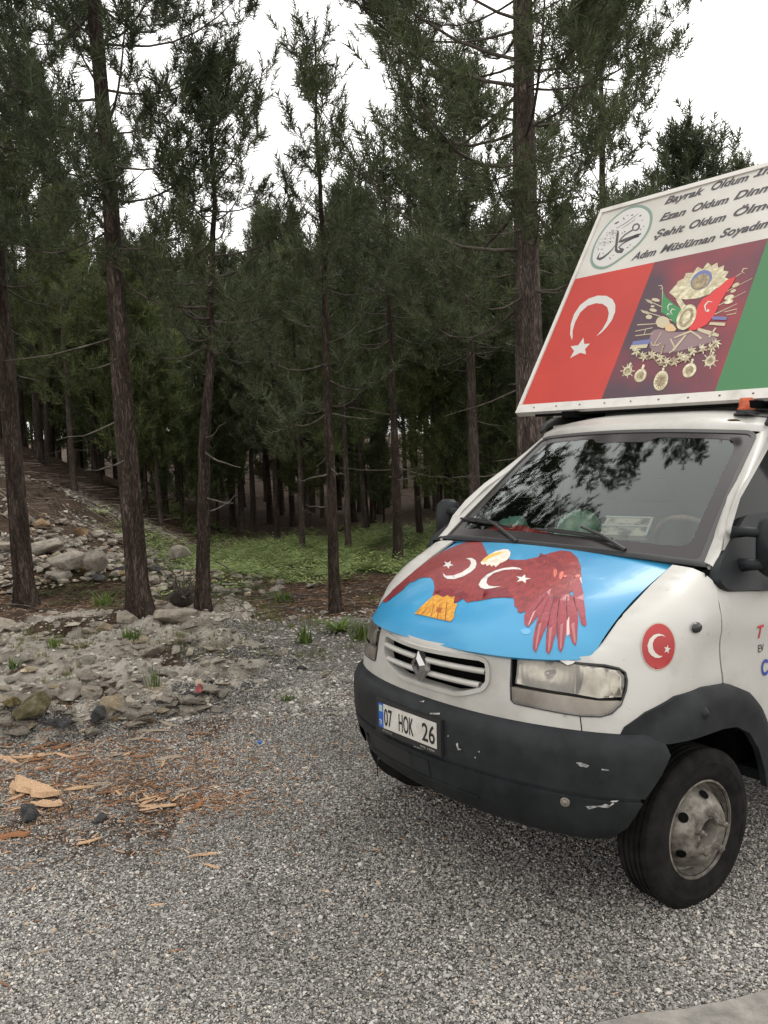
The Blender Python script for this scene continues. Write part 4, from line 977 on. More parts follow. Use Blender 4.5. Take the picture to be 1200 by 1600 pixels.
sdecal('emblem_medals', med, M_G1, 3, **Ze); sdecal('emblem_medals', med2, M_G2, 4, **Ze)
rm = []
for k in range(14): a = k*2*math.pi/14; rm.append(stroke([(365+12*math.cos(a)-0, 1078+14*math.sin(a)), (365+44*math.cos(a)-14*math.sin(a), 1078+64*math.sin(a))], [3, 8]))
sdecal('emblem_medal_rays', rm, M_G2, 5, **Ze)
# ---- things lying on the dashboard --------------------------------------------------
def place_v(o): o.matrix_world = VM; return o
V = []; F = []
gn = 12
def blob(cx, cy, z, a, b, h, seed):
    r = random.Random(seed); V = []; 
    for i in range(gn):
        for j in range(gn):
            u, v = i/(gn-1)*2-1, j/(gn-1)*2-1; e = max(0, 1-u**4)*max(0, 1-v**4)
            V.append((cx+a*u, cy+b*v, z+h*e*(.5+r.random())))
    return V, grid_faces(gn, gn)
V, F = blob(-.50, -.50, 1.445, .08, .26, .05, 1); o = mk('cloth', V, F, mat('red_cloth', rough=.9, nodes=noise_col((.30, .02, .02), (.55, .05, .04), 12)), smooth=True); place_v(o); o['label'] = 'crumpled red cloth on the dashboard behind the windshield'; o['category'] = 'cloth'
V, F = blob(-.58, -.60, 1.475, .07, .10, .06, 2); o = mk('cap', V, F, mat('green_cloth', (.20, .38, .30), .8), smooth=True); place_v(o); o['label'] = 'green cap lying on the red cloth on the dashboard'; o['category'] = 'cap'
V, F = blob(-.58, -.10, 1.46, .08, .15, .11, 3); o = mk('crumpled_paper', V, F, mat('green_paper', rough=.7, nodes=noise_col((.18, .32, .24), (.60, .66, .56), 14)), smooth=True); place_v(o); o['label'] = 'crumpled pale green paper on the middle of the dashboard'; o['category'] = 'paper'
Rb = np.array(Euler((0, .50, .35)).to_matrix()); V, F = box((-.56, .22, 1.535), (.16, .24, .03), Rb); o = mk('book', V, F, mat('book_cover', rough=.5, nodes=noise_col((.08, .07, .06), (.62, .52, .42), 9, 3, .5, .42, .55))); place_v(o); o['label'] = 'white edged book lying on the dashboard before the steering wheel'; o['category'] = 'book'
V, F = join([box((-.552, .22, 1.552), (.01, .25, .004), Rb), box(np.array((-.552, .22, 1.552))+Rb@np.array([-.08, 0, 0]), (.012, .25, .005), Rb), box(np.array((-.552, .22, 1.552))+Rb@np.array([0, .12, 0]), (.17, .012, .005), Rb)]); bb = mk('white_edge', V, F, M_WHITE, o)
# =================================================================== GROUND
def vnoise(x, y, seed=0):
    xi = np.floor(x).astype(np.int64); yi = np.floor(y).astype(np.int64); fx = x-xi; fy = y-yi; fx = fx*fx*(3-2*fx); fy = fy*fy*(3-2*fy)
    def h(a, b):
        n = (a*374761393+b*668265263+seed*974634777) & 0xffffffff; n = ((n ^ (n >> 13))*1274126177) & 0xffffffff; return ((n ^ (n >> 16)) & 0xffff)/65535.0
    return (h(xi, yi)*(1-fx)+h(xi+1, yi)*fx)*(1-fy)+(h(xi, yi+1)*(1-fx)+h(xi+1, yi+1)*fx)*fy
def fbm(x, y, sc=1.0, oc=4, seed=0, rough=.5):
    s = 0; a = 1; t = 0
    for o in range(oc):
        s = s+a*vnoise(x*sc*2**o+17.3*o, y*sc*2**o-9.1*o, seed+o); t += a; a *= rough
    return s/t
def sst(a, b, x): t = np.clip((x-a)/(b-a), 0, 1); return t*t*(3-2*t)
def rockmask(X, Y):
    n = fbm(X, Y, .7, 4, 3)
    return sst(.0, .35, np.minimum(np.minimum((Y-5.9-.35*np.clip(X+2.5, 0, 4))/1.0, (11.4-Y)/1.0), (-1.1-X)/1.2)+(n-.5)*1.4)
def bank(X, Y):
    s = np.maximum(0, -(X+3.9)-.10*np.clip(Y-14, 0, 6)+.5*(fbm(X, Y, .5, 3, 5)-.5)); s = .56*s-.012*s*s
    return np.minimum(s, 3.4)*sst(11.6, 15.8, Y)*(1-.75*sst(22, 34, Y))
def height(X, Y):
    X = np.asarray(X, float); Y = np.asarray(Y, float)
    z = bank(X, Y)
    rm = rockmask(X, Y); rid = 1-np.abs(2*fbm(X, Y*1.5, 1.6, 4, 11)-1)
    led = fbm(X+.2*Y, Y*1.8, 1.2, 3, 23); led = np.floor(led*7)/7*.6+led*.4
    z = z+rm*(.02+.26*np.clip(rid-.35, 0, 1)**1.5+.34*np.clip(led-.38, 0, 1)+.09*(fbm(X, Y, 5, 4, 12)-.5)+.05*(fbm(X, Y, 12, 2, 13)-.5))
    rough = sst(8.5, 12.5, Y)
    z = z+rough*.10*(fbm(X, Y, .8, 4, 21)-.45)+.012*(fbm(X, Y, 3, 3, 31)-.5)*sst(5.5, 8, Y)
    z = z+.012*np.maximum(0, Y-24)+.0022*np.maximum(0, Y-48)**2*(Y < 90)+np.where(Y >= 90, 3.88+.02*(Y-90), 0)
    # rubble ridge at the toe of the bank
    z = z+.22*np.exp(-((Y-13.6-.22*(X+3.2))/.7)**2)*sst(-1.6, -3.0, X)*sst(-8, -5, X)
    return z
def axis_pts(lo, hi, f0, f1, fs, cs):
    mid = list(np.arange(f0, f1, fs)); out = []; x = f0; st = fs
    while x > lo: st = min(st*1.13, cs); x -= st; out.append(x)
    o2 = []; x = mid[-1]; st = fs
    while x < hi: st = min(st*1.13, cs); x += st; o2.append(x)
    return np.array(out[::-1]+mid+o2)
gx = axis_pts(-160, 160, -7.5, 3.5, .05, 8); gy = axis_pts(-60, 220, 5.6, 15.5, .05, 8)
GX, GY = np.meshgrid(gx, gy, indexing='ij'); GZ = height(GX, GY)
nx, ny = GX.shape; idx = np.arange(nx*ny).reshape(nx, ny)
GF = np.stack([idx[:-1, :-1], idx[1:, :-1], idx[1:, 1:], idx[:-1, 1:]], -1).reshape(-1, 4)
# masks: R gravel, G rock, B green growth
mixn = fbm(GX, GY, .9, 4, 41)
edge = 6.3+1.9*sst(-2.2, -.2, GX)+2.2*sst(-.6, .8, GX)+1.6*(mixn-.5)
grav = 1-sst(edge-.5, edge+.5, GY)
grav = np.maximum(grav, .85*sst(.50, .60, fbm(GX, GY, .8, 4, 55))*(1-sst(10.0, 11.0, GY))*sst(-3.2, -1.2, GX))
grav = np.where((GX < -1.2) & (GY < 7.2), grav*(1-.55*sst(.50, .66, fbm(GX, GY, 1.3, 4, 61))*sst(3.2, 4.4, GY)), grav)
rock = rockmask(GX, GY)*(1-.8*sst(.52, .66, fbm(GX, GY, 1.5, 4, 71)))
rubz = sst(12.2, 13.2, GY)*sst(-2.6, -3.6, GX)*(1-sst(19.5, 22, GY))*sst(.36, .52, fbm(GX, GY, .9, 4, 77)); rock = np.maximum(rock, .52*rubz)
green = sst(12.6, 14.5, GY)*(1-sst(22, 27, GY))*sst(-6.0, -3.2, GX+.22*(GY-16))*(1-sst(2.0, 5, GX))*sst(.30, .5, fbm(GX, GY, .6, 4, 81))
green = np.maximum(green, .55*sst(7.0, 8.0, GY)*(1-sst(11.5, 12.5, GY))*sst(.52, .68, fbm(GX, GY, 1.1, 4, 91)))
gme = mesh_np('ground', np.stack([GX, GY, GZ], -1).reshape(-1, 3), GF, smooth=True)
ca = gme.color_attributes.new('mask', 'FLOAT_COLOR', 'POINT')
ca.data.foreach_set('color', np.stack([grav, rock, green, np.ones_like(grav)], -1).astype(np.float32).ravel())
def ramp(nt, src, stops, interp='LINEAR'):
    r = N(nt, 'ShaderNodeValToRGB'); r.color_ramp.interpolation = interp
    e = r.color_ramp.elements
    while len(e) < len(stops): e.new(.5)
    for q, (p, c) in zip(e, stops): q.position = p; q.color = (*c, 1)
    nt.links.new(src, r.inputs[0]); return r.outputs[0]
def mixc(nt, f, a, b):
    m = N(nt, 'ShaderNodeMix', data_type='RGBA'); nt.links.new(f, m.inputs['Factor']); nt.links.new(a, m.inputs['A']); nt.links.new(b, m.inputs['B']); return m.outputs['Result']
def ground_nodes(nt, b):
    L = nt.links.new; tc = N(nt, 'ShaderNodeTexCoord'); P = tc.outputs['Object']
    at = N(nt, 'ShaderNodeAttribute'); at.attribute_name = 'mask'; sp = N(nt, 'ShaderNodeSeparateColor'); L(at.outputs['Color'], sp.inputs[0])
    def noise(sc, d=6, r=.6, src=P):
        n = N(nt, 'ShaderNodeTexNoise'); n.inputs['Scale'].default_value = sc; n.inputs['Detail'].default_value = d; n.inputs['Roughness'].default_value = r; L(src, n.inputs['Vector']); return n.outputs[0]
    def vor(sc, feat='F1', out='Color'):
        v = N(nt, 'ShaderNodeTexVoronoi'); v.feature = feat; v.inputs['Scale'].default_value = sc; L(P, v.inputs['Vector']); return v
    v1 = vor(78); v1e = vor(78, 'DISTANCE_TO_EDGE'); sc = N(nt, 'ShaderNodeSeparateColor'); L(v1.outputs['Color'], sc.inputs[0])
    gcol = ramp(nt, sc.outputs[0], [(0, (.05, .048, .045)), (.3, (.14, .135, .127)), (.6, (.25, .24, .225)), (.85, (.38, .365, .34)), (1, (.56, .54, .50))])
    ed = ramp(nt, v1e.outputs['Distance'], [(0, (.25, .24, .23)), (.12, (1, 1, 1))])  # shade in the crevices between stones is painted into the colour
    mm = N(nt, 'ShaderNodeMix', data_type='RGBA', blend_type='MULTIPLY'); mm.inputs['Factor'].default_value = 1; L(gcol, mm.inputs['A']); L(ed, mm.inputs['B'])
    big = ramp(nt, noise(.9, 5), [(.3, (.72, .70, .68)), (.7, (1.05, 1.04, 1.02))])
    m2 = N(nt, 'ShaderNodeMix', data_type='RGBA', blend_type='MULTIPLY'); m2.inputs['Factor'].default_value = 1; L(mm.outputs['Result'], m2.inputs['A']); L(big, m2.inputs['B'])
    gravel = m2.outputs['Result']
    rockc = ramp(nt, noise(3.2, 10, .68), [(.30, (.09, .078, .06)), (.41, (.24, .215, .175)), (.52, (.42, .385, .325)), (.70, (.60, .56, .49))])
    lit = ramp(nt, noise(14, 10, .75), [(.28, (.022, .016, .011)), (.45, (.070, .046, .030)), (.58, (.125, .080, .052)), (.75, (.22, .165, .115))])
    far = ramp(nt, noise(1.3, 6), [(.35, (.55, .55, .55)), (.7, (1, 1, 1))])
    m3 = N(nt, 'ShaderNodeMix', data_type='RGBA', blend_type='MULTIPLY'); m3.inputs['Factor'].default_value = 1; L(lit, m3.inputs['A']); L(far, m3.inputs['B'])
    grn = ramp(nt, noise(22, 8, .7), [(.3, (.025, .035, .012)), (.5, (.06, .085, .025)), (.7, (.12, .15, .05))])
    # break up mask edges
    br = noise(7, 8, .7)
    def thr(ch, lo=.42, hi=.58):
        a = N(nt, 'ShaderNodeMath', operation='ADD'); L(ch, a.inputs[0]); s = N(nt, 'ShaderNodeMath', operation='SUBTRACT'); L(br, s.inputs[0]); s.inputs[1].default_value = .5
        k = N(nt, 'ShaderNodeMath', operation='MULTIPLY'); L(s.outputs[0], k.inputs[0]); k.inputs[1].default_value = 1.3; L(k.outputs[0], a.inputs[1])
        r = N(nt, 'ShaderNodeMapRange'); r.inputs['From Min'].default_value = lo; r.inputs['From Max'].default_value = hi; L(a.outputs[0], r.inputs[0]); return r.outputs[0]
    c = mixc(nt, thr(sp.outputs[2]), m3.outputs['Result'], grn)
    c = mixc(nt, thr(sp.outputs[0]), c, gravel)
    c = mixc(nt, thr(sp.outputs[1]), c, rockc); L(c, b.inputs['Base Color'])
    h1 = N(nt, 'ShaderNodeMath', operation='MULTIPLY'); L(v1e.outputs['Distance'], h1.inputs[0]); h1.inputs[1].default_value = 1.2
    h2a = N(nt, 'ShaderNodeMath', operation='ADD'); L(h1.outputs[0], h2a.inputs[0]); L(noise(24, 10, .75), h2a.inputs[1])
    rk_ = N(nt, 'ShaderNodeMath', operation='MULTIPLY'); L(noise(5.5, 12, .72), rk_.inputs[0]); L(sp.outputs[1], rk_.inputs[1]); rk2 = N(nt, 'ShaderNodeMath', operation='MULTIPLY'); L(rk_.outputs[0], rk2.inputs[0]); rk2.inputs[1].default_value = 6
    h2 = N(nt, 'ShaderNodeMath', operation='ADD'); L(h2a.outputs[0], h2.inputs[0]); L(rk2.outputs[0], h2.inputs[1])
    bp = N(nt, 'ShaderNodeBump'); bp.inputs['Strength'].default_value = .8; bp.inputs['Distance'].default_value = .03; L(h2.outputs[0], bp.inputs['Height']); L(bp.outputs[0], b.inputs['Normal'])
M_GROUND = mat('ground_mat', rough=.92, spec=.2, nodes=ground_nodes)
gme.materials.append(M_GROUND); gobj = obj('ground', gme, kind='structure')
# paved strip at the near right
V = []; 
pe = [(.45, 2.35), (.60, 2.68), (.80, 2.755), (1.05, 2.81), (1.35, 2.87), (1.9, 2.97), (3.4, 3.25), (9, 4.3)]
pv = [(-.5, -3), (-.1, 1.2), (.2, 1.9)]+pe+[(12, -3)]
pv2 = [(x+.02*math.sin(i*9.), y+.015*math.cos(i*7.)) for i, (x, y) in enumerate(dens(pv, .12))]
UV, F = fill(pv2, (), .5); V = np.column_stack([UV, np.full(len(UV), .012)]); 
V2 = np.column_stack([UV, np.full(len(UV), -.05)])
mk('paved_road', V, F, mat('worn_concrete', rough=.9, nodes=noise_col((.10, .095, .085), (.30, .28, .25), 9, 10, .75, .3, .7, bump=.5, bscale=70, dist=.006)), kind='structure')

# ---- gravel stones -------------------------------------------------------------
def scatter_mesh(name, tV, tF, P, scl, rotz, tilt, mats, anis=None, smooth=False, kind='stuff', pick=None, tmpl=None, parent=None):
    """many copies of small templates joined in one mesh"""
    Vs, Fs, n = [], [], 0
    T = tmpl or [(tV, tF)]; pick = pick if pick is not None else np.zeros(len(P), int)
    for q, (tv, tf) in enumerate(T):
        m = np.where(pick == q)[0]
        if not len(m): continue
        c, s = np.cos(rotz[m]), np.sin(rotz[m]); ct, st = np.cos(tilt[m]), np.sin(tilt[m])
        v = tv[None]*(scl[m][:, None, None] if scl.ndim == 1 else scl[m][:, None, :])
        y2 = v[..., 1]*ct[:, None]-v[..., 2]*st[:, None]; z2 = v[..., 1]*st[:, None]+v[..., 2]*ct[:, None]
        x3 = v[..., 0]*c[:, None]-y2*s[:, None]; y3 = v[..., 0]*s[:, None]+y2*c[:, None]
        W_ = np.stack([x3, y3, z2], -1)+P[m][:, None]
        Vs.append(W_.reshape(-1, 3)); k = len(tv); Fs.append((tf[None]+(np.arange(len(m))*k)[:, None, None]).reshape(-1, tf.shape[1])+n); n += len(m)*k
    me = mesh_np(name, np.vstack(Vs), np.vstack(Fs).astype(np.int32), mats if isinstance(mats, list) else [mats], smooth)
    o = obj(name, me, parent)
    if kind: o['kind'] = kind
    return o
def pebble(seed):
    r = np.random.default_rng(seed)
    V = np.array([[1, 0, 0], [-1, 0, 0], [0, 1, 0], [0, -1, 0], [0, 0, 1], [0, 0, -.6]], float)
    V = V*r.uniform(.7, 1.15, (6, 1))+r.normal(0, .16, (6, 3)); V[:, 2] *= .7
    F = np.array([(0, 2, 4), (2, 1, 4), (1, 3, 4), (3, 0, 4), (2, 0, 5), (1, 2, 5), (3, 1, 5), (0, 3, 5)]); return V, F
def pebble_b(seed):
    r = np.random.default_rng(seed); V = []
    for z, q in ((.55, .62), (-.1, 1.0)):
        for k in range(4): a = k*math.pi/2+(.4 if z > 0 else 0); V.append([q*math.cos(a), q*math.sin(a), z])
    V = np.array(V)+r.normal(0, .15, (8, 3))
    F = []
    for k in range(4): j = (k+1) % 4; F += [(4+k, 4+j, k), (4+j, j, k)]
    F += [(0, 1, 2), (0, 2, 3)]; return V, np.array(F)
peb = [pebble(1), pebble(2), pebble_b(3), pebble_b(4), pebble(5)]
def island_mat(name, stops, rough=.85, bump=0, vary=None):
    def f(nt, b):
        g = N(nt, 'ShaderNodeNewGeometry'); c = ramp(nt, g.outputs['Random Per Island'], stops)
        tc = N(nt, 'ShaderNodeTexCoord')
        if vary:
            n = N(nt, 'ShaderNodeTexNoise'); n.inputs['Scale'].default_value = vary; n.inputs['Detail'].default_value = 5; nt.links.new(tc.outputs['Object'], n.inputs[0])
            r = ramp(nt, n.outputs[0], [(.3, (.65, .64, .62)), (.7, (1.1, 1.08, 1.05))]); m = N(nt, 'ShaderNodeMix', data_type='RGBA', blend_type='MULTIPLY'); m.inputs['Factor'].default_value = 1
            nt.links.new(c, m.inputs['A']); nt.links.new(r, m.inputs['B']); c = m.outputs['Result']
        nt.links.new(c, b.inputs['Base Color'])
    return mat(name, rough=rough, spec=.3, nodes=f)
M_PEB = island_mat('gravel_stone', [(0, (.12, .117, .112)), (.3, (.22, .215, .205)), (.6, (.32, .312, .296)), (.82, (.42, .41, .385)), (.93, (.56, .55, .52)), (.965, (.36, .27, .19)), (1, (.72, .70, .66))], vary=1.0)
def in_view(X, Y, m=.15, z=0):
    d = Y; px = 600+FPX*(X/np.maximum(Y, .1)); return (px > -1300*m-60) & (px < 1200+1300*m)
n = 215000
Yg = 2.25+(7.6-2.25)*rng.random(n)**1.25; Xg = (rng.random(n)*1.26-.63)*Yg*.98
def grav_at(X, Y):
    e = 6.3+1.9*sst(-2.2, -.2, X)+2.2*sst(-.6, .8, X)+1.6*(fbm(X, Y, .9, 4, 41)-.5); g = 1-sst(e-.5, e+.5, Y)
    return np.where((X < -1.2) & (Y < 7.2), g*(1-.55*sst(.50, .66, fbm(X, Y, 1.3, 4, 61))*sst(3.2, 4.4, Y)), g)
onroad = pip(np.column_stack([Xg, Yg]), np.array(pv2)); keep = (rng.random(n) < grav_at(Xg, Yg)*1.1) & (~onroad | (rng.random(n) < .06))
wx = (np.stack([Xg, Yg], -1)-VO[:2])@VA[:2, :2].T; keep &= ~((wx[:, 0] < -1.2) & (np.abs(wx[:, 1]) < .8))
Xg, Yg = Xg[keep], Yg[keep]; n = len(Xg); sz = .0034+.0040*rng.random(n)**2.2+.0006*(Yg-2); sz *= np.where(rng.random(n) < .03, 1.9, 1)
scatter_mesh('gravel', None, None, np.column_stack([Xg, Yg, height(Xg, Yg)+sz*.25]), np.column_stack([sz*rng.uniform(.8, 1.4, n), sz*rng.uniform(.7, 1.1, n), sz*rng.uniform(.7, 1.1, n)]), rng.random(n)*6.28, rng.normal(0, .35, n), M_PEB, tmpl=peb, pick=rng.integers(0, 5, n))
# coarser crushed stone farther back
n = 26000
Yg = 6.3+(12.5-6.3)*rng.random(n); Xg = (rng.random(n)*1.3-.65)*Yg*.95; p = .25+.75*sst(.42, .6, fbm(Xg, Yg, .8, 4, 55)); p = np.where(Yg > 11, p*.25, p)
keep = rng.random(n) < p; Xg, Yg = Xg[keep], Yg[keep]; n = len(Xg); sz = .008+.022*rng.random(n)**3
scatter_mesh('crushed_stone', None, None, np.column_stack([Xg, Yg, height(Xg, Yg)+sz*.2]), np.column_stack([sz*1.2, sz, sz*.8]), rng.random(n)*6.28, rng.normal(0, .3, n),
    island_mat('crushed_stone_mat', [(0, (.10, .09, .075)), (.4, (.26, .24, .21)), (.8, (.42, .40, .36)), (1, (.62, .60, .55))], vary=2), tmpl=peb, pick=rng.integers(0, 5, n))

# =================================================================== ROCKS
import bmesh
def rock_mesh(seed, npts=16, flat=.6, name='rock', bev=.045):
    r = np.random.default_rng(seed); P = r.normal(0, 1, (npts, 3)); P /= np.linalg.norm(P, axis=1)[:, None]; P *= r.uniform(.8, 1.1, (npts, 1)); P[:, 2] *= flat; P[:, 0] *= 1.2
    P = np.clip(P, [-.95, -.8, -.75*flat], [.95, .8, .80*flat])
    bm = bmesh.new(); [bm.verts.new(p) for p in P]; bmesh.ops.convex_hull(bm, input=bm.verts[:])
    for v in [v for v in bm.verts if not v.link_faces]: bm.verts.remove(v)
    bmesh.ops.dissolve_limit(bm, angle_limit=math.radians(14), verts=bm.verts[:], edges=bm.edges[:])
    bmesh.ops.bevel(bm, geom=bm.edges[:], offset=bev, segments=1, affect='EDGES', profile=.6)
    bmesh.ops.triangulate(bm, faces=bm.faces[:])
    me = bpy.data.meshes.new(name); bm.to_mesh(me); bm.free(); me.validate()
    me.polygons.foreach_set('use_smooth', [False]*len(me.polygons)); return me
def rock_nodes(c1, c2, c3, sc=5, isl=False):
    def f(nt, b):
        oi = N(nt, 'ShaderNodeObjectInfo'); gi = N(nt, 'ShaderNodeNewGeometry'); tc = N(nt, 'ShaderNodeTexCoord'); av = N(nt, 'ShaderNodeVectorMath', operation='ADD'); nt.links.new(tc.outputs['Object'], av.inputs[0]); nt.links.new(oi.outputs['Location'], av.inputs[1])
        n = N(nt, 'ShaderNodeTexNoise'); n.inputs['Scale'].default_value = sc*.4; n.inputs['Detail'].default_value = 10; n.inputs['Roughness'].default_value = .7; nt.links.new(av.outputs[0], n.inputs[0])
        c = ramp(nt, n.outputs[0], [(.28, c1), (.5, c2), (.70, c3)])
        r = ramp(nt, gi.outputs['Random Per Island'] if isl else oi.outputs['Random'], [(0, (.80, .78, .75)), (.5, (.95, .92, .88)), (.85, (1.1, 1.05, .98)), (1, (1.2, 1.05, .80))])
        m = N(nt, 'ShaderNodeMix', data_type='RGBA', blend_type='MULTIPLY'); m.inputs['Factor'].default_value = 1; nt.links.new(c, m.inputs['A']); nt.links.new(r, m.inputs['B']); nt.links.new(m.outputs['Result'], b.inputs['Base Color'])
        n2 = N(nt, 'ShaderNodeTexNoise'); n2.inputs['Scale'].default_value = sc*1.4; n2.inputs['Detail'].default_value = 12; n2.inputs['Roughness'].default_value = .72; nt.links.new(av.outputs[0], n2.inputs[0])
        bp = N(nt, 'ShaderNodeBump'); bp.inputs['Strength'].default_value = 1; bp.inputs['Distance'].default_value = .12; nt.links.new(n2.outputs[0], bp.inputs['Height']); nt.links.new(bp.outputs[0], b.inputs['Normal'])
    return f
M_ROCK = mat('limestone', rough=.9, spec=.2, nodes=rock_nodes((.22, .197, .165), (.48, .44, .385), (.68, .64, .565)))
M_ROCKD = mat('dark_stone', rough=.85, spec=.3, nodes=rock_nodes((.035, .037, .040), (.10, .105, .11), (.22, .22, .22)))
M_ROCKY = mat('ochre_stone', rough=.9, spec=.2, nodes=rock_nodes((.20, .12, .06), (.40, .27, .15), (.55, .48, .38)))
M_ROCKM = mat('mossy_stone', rough=.9, spec=.2, nodes=rock_nodes((.09, .085, .03), (.22, .20, .11), (.42, .40, .28)))
M_ROCKI = mat('limestone_small', rough=.9, spec=.2, nodes=rock_nodes((.22, .197, .165), (.48, .44, .385), (.68, .64, .565), isl=True))
RV = {}
SMALL = {}
def rock_small(key, p, r, var=None, sink=.3):
    me = RV['p'][var if var is not None else random.randrange(7)]; V = np.array([v.co[:] for v in me.vertices]); F = [tuple(q.vertices) for q in me.polygons]
    R_ = np.array(Euler((random.uniform(-.3, .3), random.uniform(-.3, .3), random.uniform(0, 6.28))).to_matrix()); V = (V*np.array([random.uniform(.85, 1.2), random.uniform(.8, 1.1), random.uniform(.8, 1.1)])*r)@R_.T+np.array([p[0], p[1], float(height(p[0], p[1]))+r*(.55-sink)])
    SMALL.setdefault(key, []).append((V, F))
def flush_small():
    for k_, parts in SMALL.items():
        V, F = join(parts); o = mk(k_, V, F, M_ROCKI); o['kind'] = 'stuff'
for nm_, m_ in (('p', M_ROCK), ('d', M_ROCKD), ('y', M_ROCKY), ('m', M_ROCKM)):
    RV[nm_] = []
    for s_ in range(7):
        me = rock_mesh(s_*7+3, 14+s_ % 3*4, .55+.07*(s_ % 3)); me.materials.append(m_); RV[nm_].append(me)
    for s_ in range(3):
        me = rock_mesh(s_*5+90, 14, .28, bev=.035); me.materials.append(m_); RV[nm_].append(me)
RV['w'] = []
def gnd(px, it=25):
    """world point of the terrain seen at photo position px"""
    d = cF + cR*(px[0]-600)/FPX - cU*(px[1]-800)/FPX; t0 = 1.5
    for t in np.arange(1.5, 80, .02):
        p = cC+d*t
        if p[2] < float(height(p[0], p[1])): return p
    return cC+d*30
def gnd_grid():
    T = np.arange(1.5, 45, .03)
    return T
_T = np.arange(1.5, 60, .02)
def gnd(px):
    d = cF + cR*(px[0]-600)/FPX - cU*(px[1]-800)/FPX; P = cC+d*_T[:, None]; h = height(P[:, 0], P[:, 1]); i = np.argmax(P[:, 2] < h); 
    return P[i] if (P[:, 2] < h).any() else P[-1]
def rock(p, r, k, label, group=None, var=None, name='rock', sink=.3, flat=1, rz=None, cat='rock'):
    me = RV[k][var if var is not None else random.randrange(7)]
    o = bpy.data.objects.new(name, me); COL.objects.link(o); s = r
    o.scale = (s*random.uniform(.85, 1.2), s*random.uniform(.8, 1.1), s*flat*random.uniform(.8, 1.1)); o.rotation_euler = (random.uniform(-.25, .25), random.uniform(-.25, .25), rz if rz is not None else random.uniform(0, 6.28))
    o.location = (p[0], p[1], float(height(p[0], p[1]))+s*flat*(.55-sink)); o['label'] = label; o['category'] = cat
    if group: o['group'] = group
    return o
def rpx(x, y, wpx, k, label, **kw):
    p = gnd((x, y)); dd = (p-cC)@cF; return rock(p, wpx/FPX*dd*.5, k, label, **kw)
# distinctive ones
rpx(45, 1282, 48, 'd', 'angular dark grey stone leaning against the big pale wood chunk', var=0, sink=.1)
rpx(155, 1284, 32, 'd', 'small dark stone half sunk in the gravel right of the wood chunk', var=1)
rpx(95, 1142, 56, 'd', 'long blue grey stone lying at the front of the stone row', var=8, flat=1.3)
rpx(150, 1128, 44, 'd', 'rounded grey stone in the middle of the stone row', var=3, flat=1.2)
rpx(143, 1152, 28, 'p', 'small pale grey stone fallen in front of the stone row', var=4, sink=.1)
rpx(52, 1120, 62, 'm', 'mossy olive brown stone in the stone row', var=5)
rpx(33, 1138, 32, 'p', 'pale wedge stone at the left end of the stone row', var=2)
rpx(10, 1130, 40, 'p', 'pale stone at the left edge of the picture in the stone row', var=6)
rpx(20, 1110, 34, 'm', 'small moss stained stone behind the left end of the stone row', var=0)
rpx(182, 1125, 20, 'y', 'small yellow stone right of the rounded grey stone', var=1)
rpx(233, 1132, 18, 'y', 'yellowish stone beside the wood splinters at the end of the stone row', var=2)
rpx(215, 1108, 26, 'p', 'pale blocky stone at the right of the stone row', var=3)
rpx(258, 1098, 34, 'p', 'flat tilted slab beyond the right end of the stone row', var=8)
rpx(330, 1085, 44, 'p', 'thin pale slab lying where gravel meets the rocky ground', var=7)
rpx(300, 1092, 30, 'd', 'dark slab stone next to the thin pale slab', var=2)
rpx(45, 1098, 46, 'p', 'flat cream slab lying on the outcrop above the mossy stone', var=9)
rpx(110, 1093, 60, 'p', 'long flat slab on the outcrop above the blue grey stone', var=8)
rpx(197, 973, 40, 'p', 'pale boulder on the outcrop below the second big trunk', var=3)
rpx(275, 975, 78, 'p', 'broad pale boulder at the foot of the third trunk', var=5, flat=.7)
rpx(160, 962, 26, 'p', 'small grey rock in the needles left of the second trunk', var=6)
rpx(262, 957, 22, 'p', 'small white rock beside the upturned root', var=1)
rpx(30, 985, 30, 'p', 'grey rock at the left edge behind the outcrop', var=2)
rpx(455, 968, 24, 'p', 'pale rock at the edge of the needles left of the fourth trunk', var=3)
rpx(507, 960, 18, 'p', 'small pale rock left of the green rosette plant', var=4)
rpx(545, 990, 16, 'p', 'small white rock right of the rosette plant', var=0)
rpx(411, 1012, 14, 'p', 'small white stone on the gravel strip right of the outcrop', var=2)
rpx(440, 1022, 24, 'p', 'cream rubble stone on the red brown patch', var=6)
rpx(472, 1046, 24, 'd', 'grey stone sunk in the red brown earth', var=3)
rpx(510, 1056, 15, 'p', 'white stone standing on the red brown earth left of the van', var=1, sink=0)
rpx(475, 1098, 18, 'p', 'pinkish pale stone at the gravel edge left of the van', var=5)
rpx(487, 918, 26, 'p', 'flat grey rock in front of the fern patch', var=8)
rpx(430, 925, 20, 'p', 'small rock at the left of the flat grey rock by the ferns', var=4)
rpx(152, 900, 46, 'p', 'large upright pale block in the rubble between the first two trunks', var=2, flat=1.5, sink=-.1)
rpx(66, 825, 34, 'y', 'ochre tinted rock high in the rubble by the first trunk', var=3, sink=.1)
rpx(133, 893, 34, 'y', 'brown rock leaning left of the upright pale block', var=4)
rpx(92, 905, 38, 'p', 'grey rounded boulder at the foot of the rubble by the first trunk', var=5)
rpx(280, 893, 58, 'p', 'broad ledge rock with a shadowed underside left of the third trunk', var=8, flat=1.6, sink=-.1)
rpx(65, 865, 60, 'p', 'big grey boulder right beside the first trunk', var=0)
rpx(105, 885, 66, 'p', 'wide pale boulder in the lower rubble between the first two trunks', var=1)
rpx(237, 952, 22, 'p', 'pale rock right of the foot of the second trunk', var=6)
rpx(238, 935, 30, 'p', 'grey rock in the green growth between second and third trunk', var=2)
rpx(358, 918, 30, 'p', 'grey rock right of the third trunk at the end of the rubble', var=9)
